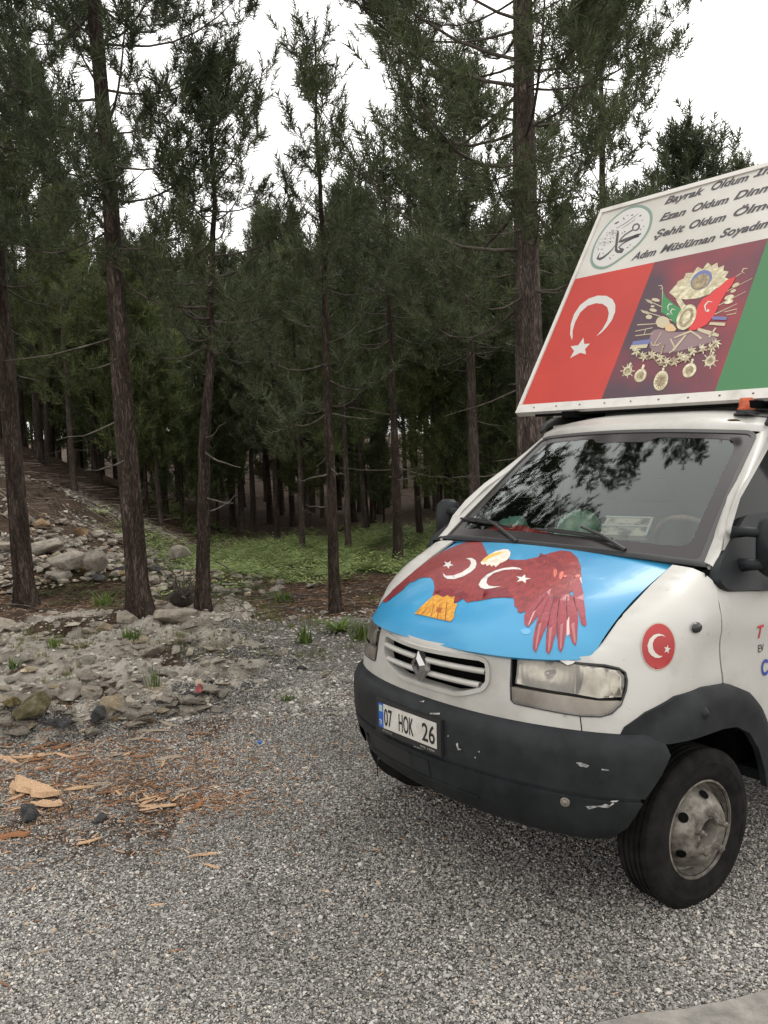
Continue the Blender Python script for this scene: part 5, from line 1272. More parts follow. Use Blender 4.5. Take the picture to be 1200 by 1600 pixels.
# rubble slope
cnt = 0
rr = np.random.default_rng(12)
placed = []
while cnt < 330:
    x = rr.uniform(-60, 260); 
    ytop = np.interp(x, [-60, 0, 60, 130, 200, 260], [775, 790, 795, 818, 850, 880]); ybot = np.interp(x, [-60, 60, 200, 260], [925, 912, 912, 935])
    y = ytop+(ybot-ytop)*rr.random()**.75; p = gnd((x, y)); w = 7+24*rr.random()**2.4
    if any(False and (x-a)**2+(y-b)**2*3 < ((w+c)*.42)**2 for a, b, c in placed): 
        if rr.random() < .8: continue
    placed.append((x, y, w)); cnt += 1
    k = 'y' if rr.random() < .10 else ('d' if rr.random() < .08 else 'p')
    if w < 20: rock_small('small_rubble_stones', p, w/FPX*p[1]*.5, sink=.1); continue
    rock(p, w/FPX*p[1]*.5, k, {'y': 'ochre stained rock among the rubble on the left bank', 'd': 'dark rock among the rubble on the left bank', 'p': 'pale bank rubble rock, '+('upper' if y < 845 else 'middle' if y < 885 else 'lowest')+' part, '+('left of the first trunk' if x < 15 else 'between the first two trunks' if x < 200 else 'right of the second trunk')}[k], 'rocks in the rubble on the left bank', sink=.1)
for i in range(55):
    x = rr.uniform(220, 440); y = np.interp(x, [220, 330, 440], [rr.uniform(850, 935), rr.uniform(885, 935), rr.uniform(905, 932)]); p = gnd((x, y)); w = 6+16*rr.random()**2
    if w < 12: rock_small('small_rubble_stones', p, w/FPX*p[1]*.5, sink=.1); continue
    rock(p, w/FPX*p[1]*.5, 'p', 'small rock in the low strip of rubble around the third trunk', 'rocks in the rubble strip', sink=.1)
# outcrop stones
for i in range(300):
    x = rr.uniform(-30, 350); y = rr.uniform(970, 1125) if rr.random() < .72 else rr.uniform(1080, 1140)
    if x > 230: y = min(y, 1112)
    p = gnd((x, y)); w = 6+44*rr.random()**2.2; fl = rr.random() < .62
    if w < 24: rock_small('small_outcrop_stones', p, w/FPX*p[1]*.5, var=int(rr.integers(7, 10)) if fl else None, sink=.62); continue
    rock(p, w/FPX*p[1]*.5, 'p', 'weathered limestone piece in the '+('back' if y < 1020 else 'middle' if y < 1080 else 'front')+' of the rocky outcrop, '+('at its left side' if x < 110 else 'towards its centre' if x < 230 else 'at its right side'), 'limestone pieces of the outcrop', var=int(rr.integers(7, 10)) if fl else None, sink=.62)
for i in range(26):
    x = rr.uniform(360, 570); y = rr.uniform(960, 1110); p = gnd((x, y)); w = 5+9*rr.random()**2
    rock(p, w/FPX*p[1]*.5, 'p', 'small pale stone scattered over the ground left of the van', 'small stones left of the van', sink=.2)
flush_small()
# small rubble fill (countless)
n = 9000; U = rr.random(n); xs = rr.uniform(-80, 460, n); ys = np.empty(n)
X_, Y_ = rr.uniform(-9.5, -1.8, n), rr.uniform(12.2, 19, n); m_ = (rr.random(n) < sst(.38, .55, fbm(X_, Y_, .9, 4, 77))*np.where(X_ > -4.2, np.exp(-((Y_-13.6-.22*(X_+3.2))/.8)**2), 1)); X_, Y_ = X_[m_], Y_[m_]; n = len(X_); sz = .02+.06*rr.random(n)**2.5
scatter_mesh('bank_rubble', None, None, np.column_stack([X_, Y_, height(X_, Y_)+sz*.3]), np.column_stack([sz*1.2, sz, sz*.8]), rr.random(n)*6.28, rr.normal(0, .4, n), island_mat('rubble_mat', [(0, (.11, .10, .085)), (.45, (.27, .25, .22)), (.85, (.44, .41, .36)), (.93, (.40, .28, .16)), (1, (.58, .55, .5))], vary=2), tmpl=peb, pick=rr.integers(0, 5, n))

# =================================================================== WOOD CHIPS
M_WOOD = mat('fresh_wood', rough=.85, spec=.2, nodes=noise_col((.30, .17, .09), (.60, .42, .27), 9, 8, .7, .3, .7, bump=.5, bscale=60, dist=.006, stretch=(1, 7, 7), coord='Object'))
M_WOODR = mat('red_bark', rough=.9, spec=.2, nodes=noise_col((.11, .045, .02), (.36, .18, .09), 14, 8, .7, .3, .7, bump=.5, bscale=70, dist=.006, stretch=(1, 6, 6)))
M_WOODG = mat('grey_wood', rough=.9, spec=.2, nodes=noise_col((.15, .12, .09), (.42, .35, .27), 12, 8, .7, .3, .7, bump=.5, bscale=70, dist=.006, stretch=(1, 6, 6)))
def chip_mesh(seed, th=.12, asp=.25, m=M_WOOD):
    r = np.random.default_rng(seed); n = 7; x = np.linspace(-1, 1, n); w = asp*(1-np.abs(x)**2.5*.8)*r.uniform(.6, 1.2, n); bend = r.uniform(-.12, .12)*x**2+r.uniform(-.06, .06, n); c = r.uniform(-.1, .1)*x**2
    V = []
    for i in range(n): V += [(x[i], bend[i]-w[i]+0, c[i]), (x[i], bend[i]+w[i]*r.uniform(.6, 1), c[i]+r.uniform(-.03, .03)), (x[i]*.99, bend[i]+w[i]*.4, c[i]+th*r.uniform(.6, 1)), (x[i]*.98, bend[i]-w[i]*.7, c[i]+th*r.uniform(.5, 1))]
    F = [(i*4+k, i*4+(k+1) % 4, (i+1)*4+(k+1) % 4, (i+1)*4+k) for i in range(n-1) for k in range(4)]+[(3, 2, 1, 0), (n*4-4, n*4-3, n*4-2, n*4-1)]
    me = mesh_np('wood_chip', V, F, [m]); return me
CH = {'w': [chip_mesh(i, .10, .16+.05*(i % 3), M_WOOD) for i in range(6)], 'r': [chip_mesh(i+20, .08, .12+.05*(i % 3), M_WOODR) for i in range(6)], 'g': [chip_mesh(i+40, .08, .13+.05*(i % 3), M_WOODG) for i in range(5)]}
def chip(x, y, wpx, k, rz, label, group=None, var=None, zoff=.0, name='wood_chip', sc=(1, 1, 1), cat='wood chip'):
    p = gnd((x, y)); d = (p-cC)@cF; me = CH[k][var if var is not None else random.randrange(len(CH[k]))]
    o = bpy.data.objects.new(name, me); COL.objects.link(o); L = wpx/FPX*d*.5
    o.scale = (L*sc[0], L*sc[1], L*sc[2]); o.rotation_euler = (random.uniform(-.12, .12), random.uniform(-.10, .10), rz); o.location = (p[0], p[1], float(height(p[0], p[1]))+.006+zoff+abs(L)*.02)
    o['label'] = label; o['category'] = cat
    if group: o['group'] = group
    return o
chip(52, 1245, 105, 'w', 2.6, 'largest pale wood chunk lying behind the angular dark stone', var=2, sc=(1, 1.6, 1.6), zoff=.02, name='wood_chunk')
chip(72, 1262, 58, 'w', 2.9, 'short squared end of pale wood right of the dark stone', var=1, sc=(1, 1.9, 1.5), zoff=.01, name='wood_chunk')
chip(20, 1235, 60, 'w', 2.0, 'pale splinter under the left end of the largest wood chunk', var=4)
chip(10, 1188, 70, 'w', 2.7, 'broad orange wood piece at the left edge above the largest chunk', var=0, sc=(1, 1.5, 1))
chip(45, 1185, 48, 'w', .3, 'flat orange wood piece beside the broad one at the left edge', var=3, sc=(1, 1.6, 1))
chip(18, 1310, 62, 'r', .15, 'reddish bark strip at the left edge below the dark stone', var=1, sc=(1, 1.8, 1.5))
chip(140, 1318, 40, 'w', .55, 'curved pale splinter alone on the gravel below the small dark stone', var=5)
chip(262, 1186, 42, 'g', .35, 'flat grey white wood piece right of the chip field', var=2, sc=(1, 1.6, 1))
chip(198, 1180, 20, 'w', 1.2, 'short stubby pale chip in the middle of the chip field', var=1, sc=(1, 2.2, 2))
chip(240, 1145, 62, 'g', 3.0, 'long grey branch stub lying on the gravel above the flat piece', var=0)
chip(265, 1135, 46, 'g', 2.6, 'grey brown stick piece next to the long branch stub', var=1)
chip(248, 1262, 58, 'w', -.05, 'long straight pale splinter in the right chip pile', var=2, sc=(1, .8, 1))
chip(232, 1250, 34, 'w', 2.4, 'pale splinter leaning on the long straight one', var=3)
chip(288, 1238, 34, 'g', .6, 'thick brown stick on the right chip pile', var=4, sc=(1, 1.4, 2))
chip(308, 1262, 34, 'r', 1.3, 'standing red brown bark piece at the right end of the chip pile', var=2, sc=(1, 1.8, 2))
chip(185, 1242, 24, 'w', 2.2, 'small white curled chip between the two piles', var=5)
chip(172, 1240, 42, 'r', .3, 'brown stick left of the small white curled chip', var=3)
chip(178, 1258, 34, 'r', .8, 'short red stick below the small white curled chip', var=4)
chip(131, 1233, 60, 'w', .45, 'long orange splinter right of the largest wood chunk', var=4)
chip(320, 1338, 50, 'w', .4, 'pale forked splinter in the middle of the gravel', var=0)
chip(330, 1357, 34, 'w', 2.7, 'flat peach chip just below the forked splinter', var=1)
chip(60, 1494, 48, 'g', .55, 'thin tan splinter on the near left gravel', var=3)
chip(8, 1542, 26, 'r', 2.6, 'red brown chip at the left edge of the near gravel', var=5)
chip(275, 1490, 24, 'r', .3, 'dark red chip on the near gravel', var=1)
chip(445, 1468, 14, 'w', 1.5, 'tiny upright pale chip on the gravel right of centre', var=3)
chip(245, 1417, 24, 'w', .1, 'small orange chip on the middle gravel', var=2)
chip(365, 1185, 16, 'w', 1.4, 'small tan chip standing left of the blue cap', var=1)
chip(350, 1205, 22, 'g', .2, 'pale flat chip left below the blue cap', var=2)
rc = np.random.default_rng(5)
for i in range(150):
    if i < 112: x = rc.normal(60, 70); y = rc.normal(1205, 35)
    elif i < 135: x = rc.normal(265, 32); y = rc.normal(1250, 13)
    else: x = rc.uniform(60, 330); y = rc.uniform(1130, 1190)
    if x < -60 or y > 1300 or y < 1140: x = rc.uniform(0, 160); y = rc.uniform(1165, 1235)
    chip(x, y, rc.uniform(10, 38), ['r', 'w', 'r', 'g'][rc.integers(0, 4)], rc.normal(.4, .95), 'wood splinter in the scatter of chips at the left of the gravel', 'wood splinters on the gravel', zoff=rc.uniform(0, .012))
for i in range(34):
    x = rc.uniform(0, 1000); y = rc.uniform(1290, 1580)
    if x > 520 and y < 1440: continue
    chip(x, y, rc.uniform(6, 15), ['r', 'w', 'g'][rc.integers(0, 3)], rc.uniform(0, 3.1), 'tiny wood fleck lying alone on the grey gravel', 'wood flecks on the gravel')
# countless shreds of bark
n = 6500; A = rc.normal([-2.0, 5.2], [.70, .55], (n, 2)); B_ = rc.uniform([-3, 4.0], [.3, 7], (900, 2)); C_ = rc.normal([-1.12, 4.75], [.22, .12], (500, 2)); A = np.vstack([A, B_, C_]); n = len(A); sz = .007+.026*rc.random(n)**2
tv = np.array([[-1, -.12, 0], [1, -.08, .05], [.9, .12, .03], [-.9, .10, .06], [0, 0, .16]], float); tf = np.array([(0, 1, 4), (1, 2, 4), (2, 3, 4), (3, 0, 4)])
scatter_mesh('bark_shreds', None, None, np.column_stack([A, height(A[:, 0], A[:, 1])+.006]), sz, rc.random(n)*6.28, rc.normal(0, .2, n), island_mat('shred_mat', [(0, (.05, .03, .018)), (.4, (.16, .075, .035)), (.75, (.32, .17, .085)), (1, (.55, .38, .24))]), tmpl=[(tv, tf)])
# blue bottle cap
p = gnd((406, 1162)); V, F = lathe([(0, .014), (.012, .014), (.015, .011), (.0155, 0)], 16, 'z'); o = mk('bottle_cap', V, F, mat('blue_cap', (.02, .12, .38), .4), sharp=40); o.location = (p[0], p[1], .004); o['label'] = 'small blue bottle cap on the gravel left of the van'; o['category'] = 'bottle cap'
# small red wrapper by the slab
p = gnd((312, 1088)); V, F = blob(0, 0, 0, .03, .035, .05, 9); o = mk('wrapper', V, F, mat('red_wrapper', rough=.5, nodes=noise_col((.05, .03, .03), (.35, .03, .03), 40)), smooth=True); o.location = (p[0], p[1], float(height(p[0], p[1]))+.04); o['label'] = 'crumpled red wrapper beside the thin pale slab'; o['category'] = 'wrapper'

# =================================================================== TREES
def bark_nodes(c1, c2, c3):
    def f(nt, b):
        L = nt.links.new; tc = N(nt, 'ShaderNodeTexCoord'); mp = N(nt, 'ShaderNodeMapping'); mp.inputs['Scale'].default_value = (1, 1, .16); L(tc.outputs['Object'], mp.inputs[0])
        v = N(nt, 'ShaderNodeTexVoronoi'); v.feature = 'DISTANCE_TO_EDGE'; v.inputs['Scale'].default_value = 34; 
        nn = N(nt, 'ShaderNodeTexNoise'); nn.inputs['Scale'].default_value = 14; nn.inputs['Detail'].default_value = 8; L(mp.outputs[0], nn.inputs[0])
        ad_ = N(nt, 'ShaderNodeMix', data_type='RGBA'); ad_.inputs['Factor'].default_value = .22; L(mp.outputs[0], ad_.inputs['A']); L(nn.outputs['Color'], ad_.inputs['B']); L(ad_.outputs['Result'], v.inputs['Vector'])
        cr = ramp(nt, v.outputs['Distance'], [(0, (.45, .45, .45)), (.22, (1, 1, 1))])
        n = N(nt, 'ShaderNodeTexNoise'); n.inputs['Scale'].default_value = 9; n.inputs['Detail'].default_value = 10; n.inputs['Roughness'].default_value = .7; L(mp.outputs[0], n.inputs[0])
        c = ramp(nt, n.outputs[0], [(.3, c1), (.52, c2), (.7, c3)])
        m = N(nt, 'ShaderNodeMix', data_type='RGBA', blend_type='MULTIPLY'); m.inputs['Factor'].default_value = 1; L(c, m.inputs['A']); L(cr, m.inputs['B']); L(m.outputs['Result'], b.inputs['Base Color'])
        a = N(nt, 'ShaderNodeMath', operation='ADD'); L(cr, a.inputs[0]); L(n.outputs[0], a.inputs[1])
        bp = N(nt, 'ShaderNodeBump'); bp.inputs['Strength'].default_value = 1; bp.inputs['Distance'].default_value = .03; L(a.outputs[0], bp.inputs['Height']); L(bp.outputs[0], b.inputs['Normal'])
    return f
M_BARK = mat('pine_bark', rough=.95, spec=.15, nodes=bark_nodes((.030, .022, .018), (.080, .058, .046), (.17, .135, .115)))
M_BARKL = mat('pine_bark_light', rough=.95, spec=.15, nodes=bark_nodes((.06, .045, .038), (.14, .108, .09), (.27, .22, .19)))
M_BRANCH = mat('branch_bark', rough=.9, spec=.15, nodes=noise_col((.045, .036, .030), (.12, .10, .085), 9, 6))
M_DEADW = mat('dead_branch', rough=.9, spec=.15, nodes=noise_col((.05, .043, .036), (.15, .13, .11), 9, 6))
def leaf_mat(name, stops):
    def f(nt, b):
        g = N(nt, 'ShaderNodeNewGeometry'); c = ramp(nt, g.outputs['Random Per Island'], stops)
        oi = N(nt, 'ShaderNodeObjectInfo'); r = ramp(nt, oi.outputs['Random'], [(0, (.75, .78, .75)), (1, (1.2, 1.15, 1.0))])
        m = N(nt, 'ShaderNodeMix', data_type='RGBA', blend_type='MULTIPLY'); m.inputs['Factor'].default_value = 1; nt.links.new(c, m.inputs['A']); nt.links.new(r, m.inputs['B']); nt.links.new(m.outputs['Result'], b.inputs['Base Color'])
        d = N(nt, 'ShaderNodeBsdfTranslucent'); nt.links.new(m.outputs['Result'], d.inputs['Color']); x = N(nt, 'ShaderNodeMixShader'); x.inputs[0].default_value = .30
        o = nt.nodes['Material Output']; nt.links.new(b.outputs[0], x.inputs[1]); nt.links.new(d.outputs[0], x.inputs[2]); nt.links.new(x.outputs[0], o.inputs['Surface'])
    return mat(name, rough=.6, spec=.3, nodes=f)
M_NEED = leaf_mat('pine_needles', [(0, (.036, .048, .026)), (.5, (.072, .090, .046)), (1, (.13, .15, .08))])
M_NEEDL = leaf_mat('pine_needles_light', [(0, (.045, .062, .026)), (.5, (.088, .112, .045)), (1, (.15, .175, .07))])

def tuft_template(n, L, w, axis_len, seed, spread=(.55, 1.1)):
    r = np.random.default_rng(seed); V = []; F = []
    for i in range(n):
        h = axis_len*(i+.5)/n; az = i*2.4+r.uniform(-.4, .4); el = r.uniform(*spread)*(1-.45*i/n)
        d = np.array([math.sin(el)*math.cos(az), math.sin(el)*math.sin(az), math.cos(el)]); s = np.cross(d, r.normal(0, 1, 3)); s /= np.linalg.norm(s)
        b0 = np.array([0, 0, h]); l = L*r.uniform(.8, 1.15); k = len(V)
        V += [b0-s*w*.5, b0+s*w*.5, b0+d*l]; F.append((k, k+1, k+2))
    return np.array(V), np.array(F)
def orient_scatter(name, T, P, D, S_, mats, parent, roll=None, kind=None, seed=0):
    """place templates T at P pointing along D with scale S_"""
    r = np.random.default_rng(seed); P = np.array(P); D = np.array(D); D /= np.linalg.norm(D, axis=1)[:, None]+1e-9; S_ = np.array(S_)
    a = np.cross(D, np.where(np.abs(D[:, 2:3]) > .9, np.array([[1., 0, 0]]), np.array([[0, 0, 1.]]))); a /= np.linalg.norm(a, axis=1)[:, None]+1e-9; b = np.cross(D, a)
    ph = r.random(len(P))*6.28; c, s = np.cos(ph)[:, None], np.sin(ph)[:, None]; A_, B_ = a*c+b*s, -a*s+b*c
    pick = r.integers(0, len(T), len(P)); Vs, Fs, n = [], [], 0
    for q, (tv, tf) in enumerate(T):
        m = np.where(pick == q)[0]
        if not len(m): continue
        v = tv[None]*S_[m][:, None, None]; w = A_[m][:, None]*v[..., 0:1]+B_[m][:, None]*v[..., 1:2]+D[m][:, None]*v[..., 2:3]+P[m][:, None]
        Vs.append(w.reshape(-1, 3)); k = len(tv); Fs.append((tf[None]+(np.arange(len(m))*k)[:, None, None]).reshape(-1, 3)+n); n += len(m)*k
    me = mesh_np(name, np.vstack(Vs), np.vstack(Fs).astype(np.int32), mats); return me
T_NEAR = [tuft_template(36, .115, .0105, .21, s, (.75, 1.35)) for s in range(4)]
T_MID = [tuft_template(20, .155, .021, .27, s+10, (.75, 1.35)) for s in range(3)]
T_FAR = [tuft_template(9, .26, .040, .36, s+20) for s in range(3)]

def tubes_np(lines, n=5):
    Vs, Fs, k = [], [], 0
    for P, r in lines:
        V, F = tube(P, r, n, False); Vs.append(V); Fs.append(np.array(F)+k); k += len(V)
    return np.vstack(Vs), np.vstack(Fs)
def pine_geo(H, r0, cb, Lmax, seed, T, tuft_gap, tscale=1.0, lean=(0, 0), whorl=.42, nb=(4, 6), cone=.9, rise=(.05, .35), dead=6, segs=14, sides=10, zmax=None, side_bias=None, top_r=.12, fullness=1.0, puff=4):
    r = np.random.default_rng(seed); zs = np.concatenate([[-.15, 0, .12, .35], np.linspace(.8, H, segs)])
    wob = np.cumsum(r.normal(0, .022, (len(zs), 2)), axis=0)*np.clip(zs/H, 0, 1)[:, None]*1.2
    cx = lean[0]*zs/H+wob[:, 0]; cy = lean[1]*zs/H+wob[:, 1]
    rad = r0*(1-(1-top_r)*np.clip(zs/H, 0, 1)**.95)*(1+.28*np.exp(-np.maximum(zs, 0)/.12)); rad[-1] = .012
    V = []
    for i, z in enumerate(zs):
        for k in range(sides):
            a = 2*math.pi*k/sides; q = rad[i]*(1+.06*math.sin(3*a+z*1.3)+(.12*math.sin(5*a+seed) if z < .2 else 0)+r.normal(0, .02)); V.append((cx[i]+q*math.cos(a), cy[i]+q*math.sin(a), z))
    F = np.array([(i*sides+k, i*sides+(k+1) % sides, (i+1)*sides+(k+1) % sides, (i+1)*sides+k) for i in range(len(zs)-1) for k in range(sides)])
    trunk = (np.array(V), F)
    ax = lambda z: np.array([np.interp(z, zs, cx), np.interp(z, zs, cy), z])
    limbs, tp, td, tS, deadl = [], [], [], [], []
    z = cb
    while z < H-.15:
        t = (z-cb)/(H-cb); prof = (1-t)**cone*(.55+.45*min(1, t*4+.25)); n_ = r.integers(nb[0], nb[1]+1); a0 = r.random()*6.28
        for k in range(n_):
            az = a0+2*math.pi*k/n_+r.normal(0, .25); L = max(.28, Lmax*prof*r.uniform(.6, 1.15))
            if side_bias is not None: L *= 1+side_bias[1]*math.cos(az-side_bias[0])
            el = rise[0]-.25+(rise[1]+.35+.5*t)*r.random()+.30*t; b = ax(z+r.uniform(-.12, .12)); m = 8
            s = np.linspace(0, 1, m); d0 = np.array([math.cos(az)*math.cos(el), math.sin(az)*math.cos(el), math.sin(el)]); pp = b+d0*L*s[:, None]
            pp[:, 2] += L*(-.16*np.sin(s*math.pi)*(1-t)+.24*s**2.5*(1+t)); side = np.array([-math.sin(az), math.cos(az), 0]); pp += side*(r.normal(0, .07)*L*np.sin(s*2.5))[:, None]
            limbs.append((pp, np.linspace(.007*L+.005, .003, m)))
            ns = max(3, int(L*1.0/tuft_gap*fullness))
            for q in range(ns):
                u = .34+.66*(q+r.random())/ns if L > .8 else (q+.7)/ns; p = np.array([np.interp(u, s, pp[:, c]) for c in range(3)]); tl = (.22+.34*L*(1-u)*r.random())*r.uniform(.5, 1.0)*min(1, L+.2)
                sg = 1 if (q % 2) else -1; fw_ = pp[min(m-1, int(u*m)+1 if int(u*m)+1 < m else m-1)]-pp[max(0, int(u*m)-1)]; fw_ /= np.linalg.norm(fw_)+1e-9
                dd = fw_*.8+side*sg*r.uniform(.3, 1.0)+np.array([0, 0, r.uniform(-.1, .7)]); dd /= np.linalg.norm(dd)
                e = p+dd*tl; limbs.append((np.array([p, (p+e)/2+[0, 0, -.02], e]), np.array([.004, .003, .002])))
                for w in range(puff):
                    o_ = r.normal(0, .075*tscale, 3)*(w > 0); tp.append(e-dd*.10+o_); td.append(dd*.6+r.normal(0, .45, 3)+np.array([0, 0, .55])); tS.append(tscale*r.uniform(.8, 1.2))
            tp.append(pp[-1]); td.append(pp[-1]-pp[-2]+[0, 0, .05]); tS.append(tscale*1.15)
        z += whorl*r.uniform(.75, 1.25)*(1-.35*t)
    tp.append(ax(H)); td.append([0, 0, 1]); tS.append(tscale*1.3)
    for i in range(dead):
        zz = r.uniform(max(1.2, cb*.35), cb+.8); az = r.random()*6.28; L = r.uniform(.3, 1.3); el = r.uniform(-.25, .30); b = ax(zz); s = np.linspace(0, 1, 6)
        pp = b+np.outer(s, [math.cos(az)*math.cos(el), math.sin(az)*math.cos(el), math.sin(el)])*L; pp[:, 2] += -.05*L*np.sin(s*3)-.04*L*s**2; pp += r.normal(0, .015, (6, 3))*s[:, None]
        deadl.append((pp, np.linspace(.014, .004, 6)))
    return trunk, limbs, (tp, td, tS), deadl
def add_tree(loc, geo, T, label, group=None, bark=M_BARK, need=M_NEED, name='pine_tree', seed=0):
    trunk, limbs, (tp, td, tS), deadl = geo
    root = empty(name, label, 'pine tree', group, loc=loc)
    obj('trunk', mesh_np('trunk', trunk[0], trunk[1], [bark], True), root)
    V, F = tubes_np(limbs, 4); obj('limbs', mesh_np('limbs', V, F, [M_BRANCH], True), root, kind='stuff')
    obj('crown', orient_scatter('crown', T, tp, td, tS, [need], root, seed=seed), root, kind='stuff')
    for l in deadl:
        V, F = tube(l[0], l[1], 5, False); obj('branch', mesh_np('branch', V, np.array(F), [M_DEADW], True), root)
    return root
def at_px(px, d):
    """ground point under photo column/row: real distance d"""
    dd = cF + cR*(px[0]-600)/FPX - cU*(px[1]-800)/FPX; p = cC+dd*(d/1.0); return p[0], p[1]
def leanx(b, t, d):  # lateral lean over the height between two photo points at distance d (camera roll removed)
    B = cC+(cF+cR*(b[0]-600)/FPX-cU*(b[1]-800)/FPX)*d; T_ = cC+(cF+cR*(t[0]-600)/FPX-cU*(t[1]-800)/FPX)*d; return (T_[0]-B[0])/(T_[2]-B[2])
near = [
 # base px, upper trunk px, height, base radius, crown base, max limb, seed, bark, label
 ((40, 948), (0, 270), 12.5, .150, 4.6, 2.4, 11, M_BARK, 'dark pine with bare trunk, leftmost of the four trunks beside the rubble bank'),
 ((217, 957), (166, 10), 13.5, .138, 4.4, 2.5, 12, M_BARK, 'tall pine with dense dark crown, second trunk from the left edge'),
 ((316, 952), (318, 300), 6.5, .098, 3.3, 2.3, 13, M_BARK, 'slender pine with low limbs and a broken stub, third trunk from the left'),
 ((524, 957), (490, 80), 7.2, .080, 2.6, 1.35, 14, M_BARK, 'thin young pine with a pointed top, fourth trunk near the fern patch'),
 ((838, 985), (806, 5), 14.5, .205, 3.9, 3.3, 15, M_BARKL, 'big pine with a thick reddish grey trunk rising right behind the van'),
]
for i, (b, t, H, r0, cb, Lm, sd_, bk_, lab) in enumerate(near):
    p = gnd(b) if b[0] < 800 else np.array([1.80, 10.0, 0]); d = (p-cC)@cF; lx = leanx(b, t, d)*H
    geo = pine_geo(H, r0, cb, Lm, sd_, T_NEAR, .26, tscale=1.15, lean=(lx, 0), whorl=.46 if i != 3 else .50, dead=[6, 6, 7, 6, 14][i], nb=(4, 5) if i != 3 else (3, 4), sides=14, cone=[.75, .7, .75, .9, .6][i], segs=20, fullness=[.8, 1.2, 1.05, .8, 1.3][i], puff=[4, 5, 4, 2, 5][i], side_bias=(math.pi, .22) if i == 4 else None)
    add_tree((p[0], p[1], float(height(p[0], p[1]))), geo, T_NEAR, lab, bark=bk_, seed=sd_)
# further individual pines around the clearing (own shapes)
mid = [((945, 700), 16.5, 11.5, .14, 4.0, 2.2, 31, 'second pine behind the sign with a dark trunk showing above it'),
       ((-90, 930), 11.5, 12.0, .15, 4.8, 2.0, 32, 'pine just outside the left edge reaching in with its limbs'),
       ((742, 800), 17.0, 9.5, .14, 4.2, 2.6, 33, 'pine with a pale trunk left of the windshield'),
       ((700, 800), 20.0, 9.0, .12, 3.9, 2.4, 34, 'slimmer pine with a pale trunk beside the one left of the windshield'),
       ((1080, 700), 15.0, 7.4, .13, 3.0, 2.2, 35, 'lower pine behind the sign at the right'),
       ((620, 800), 15.5, 7.2, .10, 4.2, 2.6, 36, 'pine with a thin trunk beyond the fern patch near the forest path')]
for (px, d, H, r0, cb, Lm, sd_, lab) in mid:
    x = (px[0]-600)/FPX*d; y = d; geo = pine_geo(H, r0, cb, Lm, sd_, T_MID, .34, tscale=1.1, whorl=.45, dead=10, cone=.75, segs=16)
    add_tree((x, y, float(height(x, y))), geo, T_MID, lab, bark=M_BARKL if 'pale' in lab else M_BARK, seed=sd_)
# ---- the forest behind: shared meshes, every tree its own object
def proto(seed, H, r0, cb, Lm, T, gap, ts, bark, need, **kw):
    trunk, limbs, (tp, td, tS), deadl = pine_geo(H, r0, cb, Lm, seed, T, gap, tscale=ts, **kw)
    a = mesh_np('trunk', trunk[0], trunk[1], [bark], True); V, F = tubes_np([l for l in limbs if len(l[0]) > 3]+deadl, 3); b = mesh_np('limbs', V, F, [M_BRANCH], True); c = orient_scatter('crown', T, tp, td, tS, [need], None, seed=seed); return a, b, c
PM = [proto(101, 9.5, .12, 3.6, 2.1, T_MID, .42, 1.25, M_BARK, M_NEED, whorl=.55, dead=8, cone=.75), proto(102, 10.5, .13, 4.0, 2.3, T_MID, .42, 1.25, M_BARK, M_NEED, whorl=.55, dead=8, cone=.8),
      proto(103, 8.5, .10, 2.9, 1.9, T_MID, .40, 1.2, M_BARKL, M_NEEDL, whorl=.5, dead=8, cone=.8), proto(104, 9.8, .11, 3.3, 2.0, T_MID, .42, 1.25, M_BARKL, M_NEED, whorl=.55, dead=8, cone=.8)]
PF = [proto(201, 11, .13, 4.2, 2.4, T_FAR, .5, 1.2, M_BARK, M_NEED, whorl=.65, dead=3, cone=.7, sides=6), proto(202, 12, .14, 4.6, 2.6, T_FAR, .5, 1.2, M_BARKL, M_NEED, whorl=.65, dead=3, cone=.7, sides=6), proto(203, 10, .12, 3.2, 2.4, T_FAR, .5, 1.2, M_BARK, M_NEEDL, whorl=.6, dead=3, cone=.75, sides=6)]
PS = [proto(301, 5.5, .055, 1.3, 1.25, T_MID, .32, 1.15, M_BARK, M_NEEDL, whorl=.4, dead=4, cone=.8, sides=6), proto(302, 4.4, .05, .9, 1.2, T_MID, .30, 1.1, M_BARK, M_NEEDL, whorl=.38, dead=2, cone=.8, sides=6)]
def plant_tree(P, x, y, s, label, group, cat='pine tree', name='pine_tree', rz=None):
    root = bpy.data.objects.new(name, None); COL.objects.link(root); root.location = (x, y, float(height(x, y))-.03); root.scale = (s, s, s*random.uniform(.92, 1.1))
    root.rotation_euler = (random.uniform(-.02, .02), random.uniform(-.025, .025), random.uniform(0, 6.28) if rz is None else rz); root['label'] = label; root['category'] = cat
    if group: root['group'] = group
    for nm_, me in zip(('trunk', 'limbs', 'crown'), P):
        o = obj(nm_, me, root)
        if nm_ != 'trunk': o['kind'] = 'stuff'
    return root
rt = np.random.default_rng(77); random.seed(9)
def where(x, y):
    px = 600+FPX*x/y
    for lim, t in ((30, 'left of the first trunk'), (185, 'between the first and second trunks'), (312, 'between the second and third trunks'), (415, 'just right of the third trunk'), (515, 'just left of the fourth trunk'), (620, 'right of the fourth trunk'), (720, 'left of the van')):
        if px < lim: return t
    return 'behind the van'
spots = []
def free(x, y, m): return all((x-a)**2+(y-b)**2 > m*m for a, b in spots)
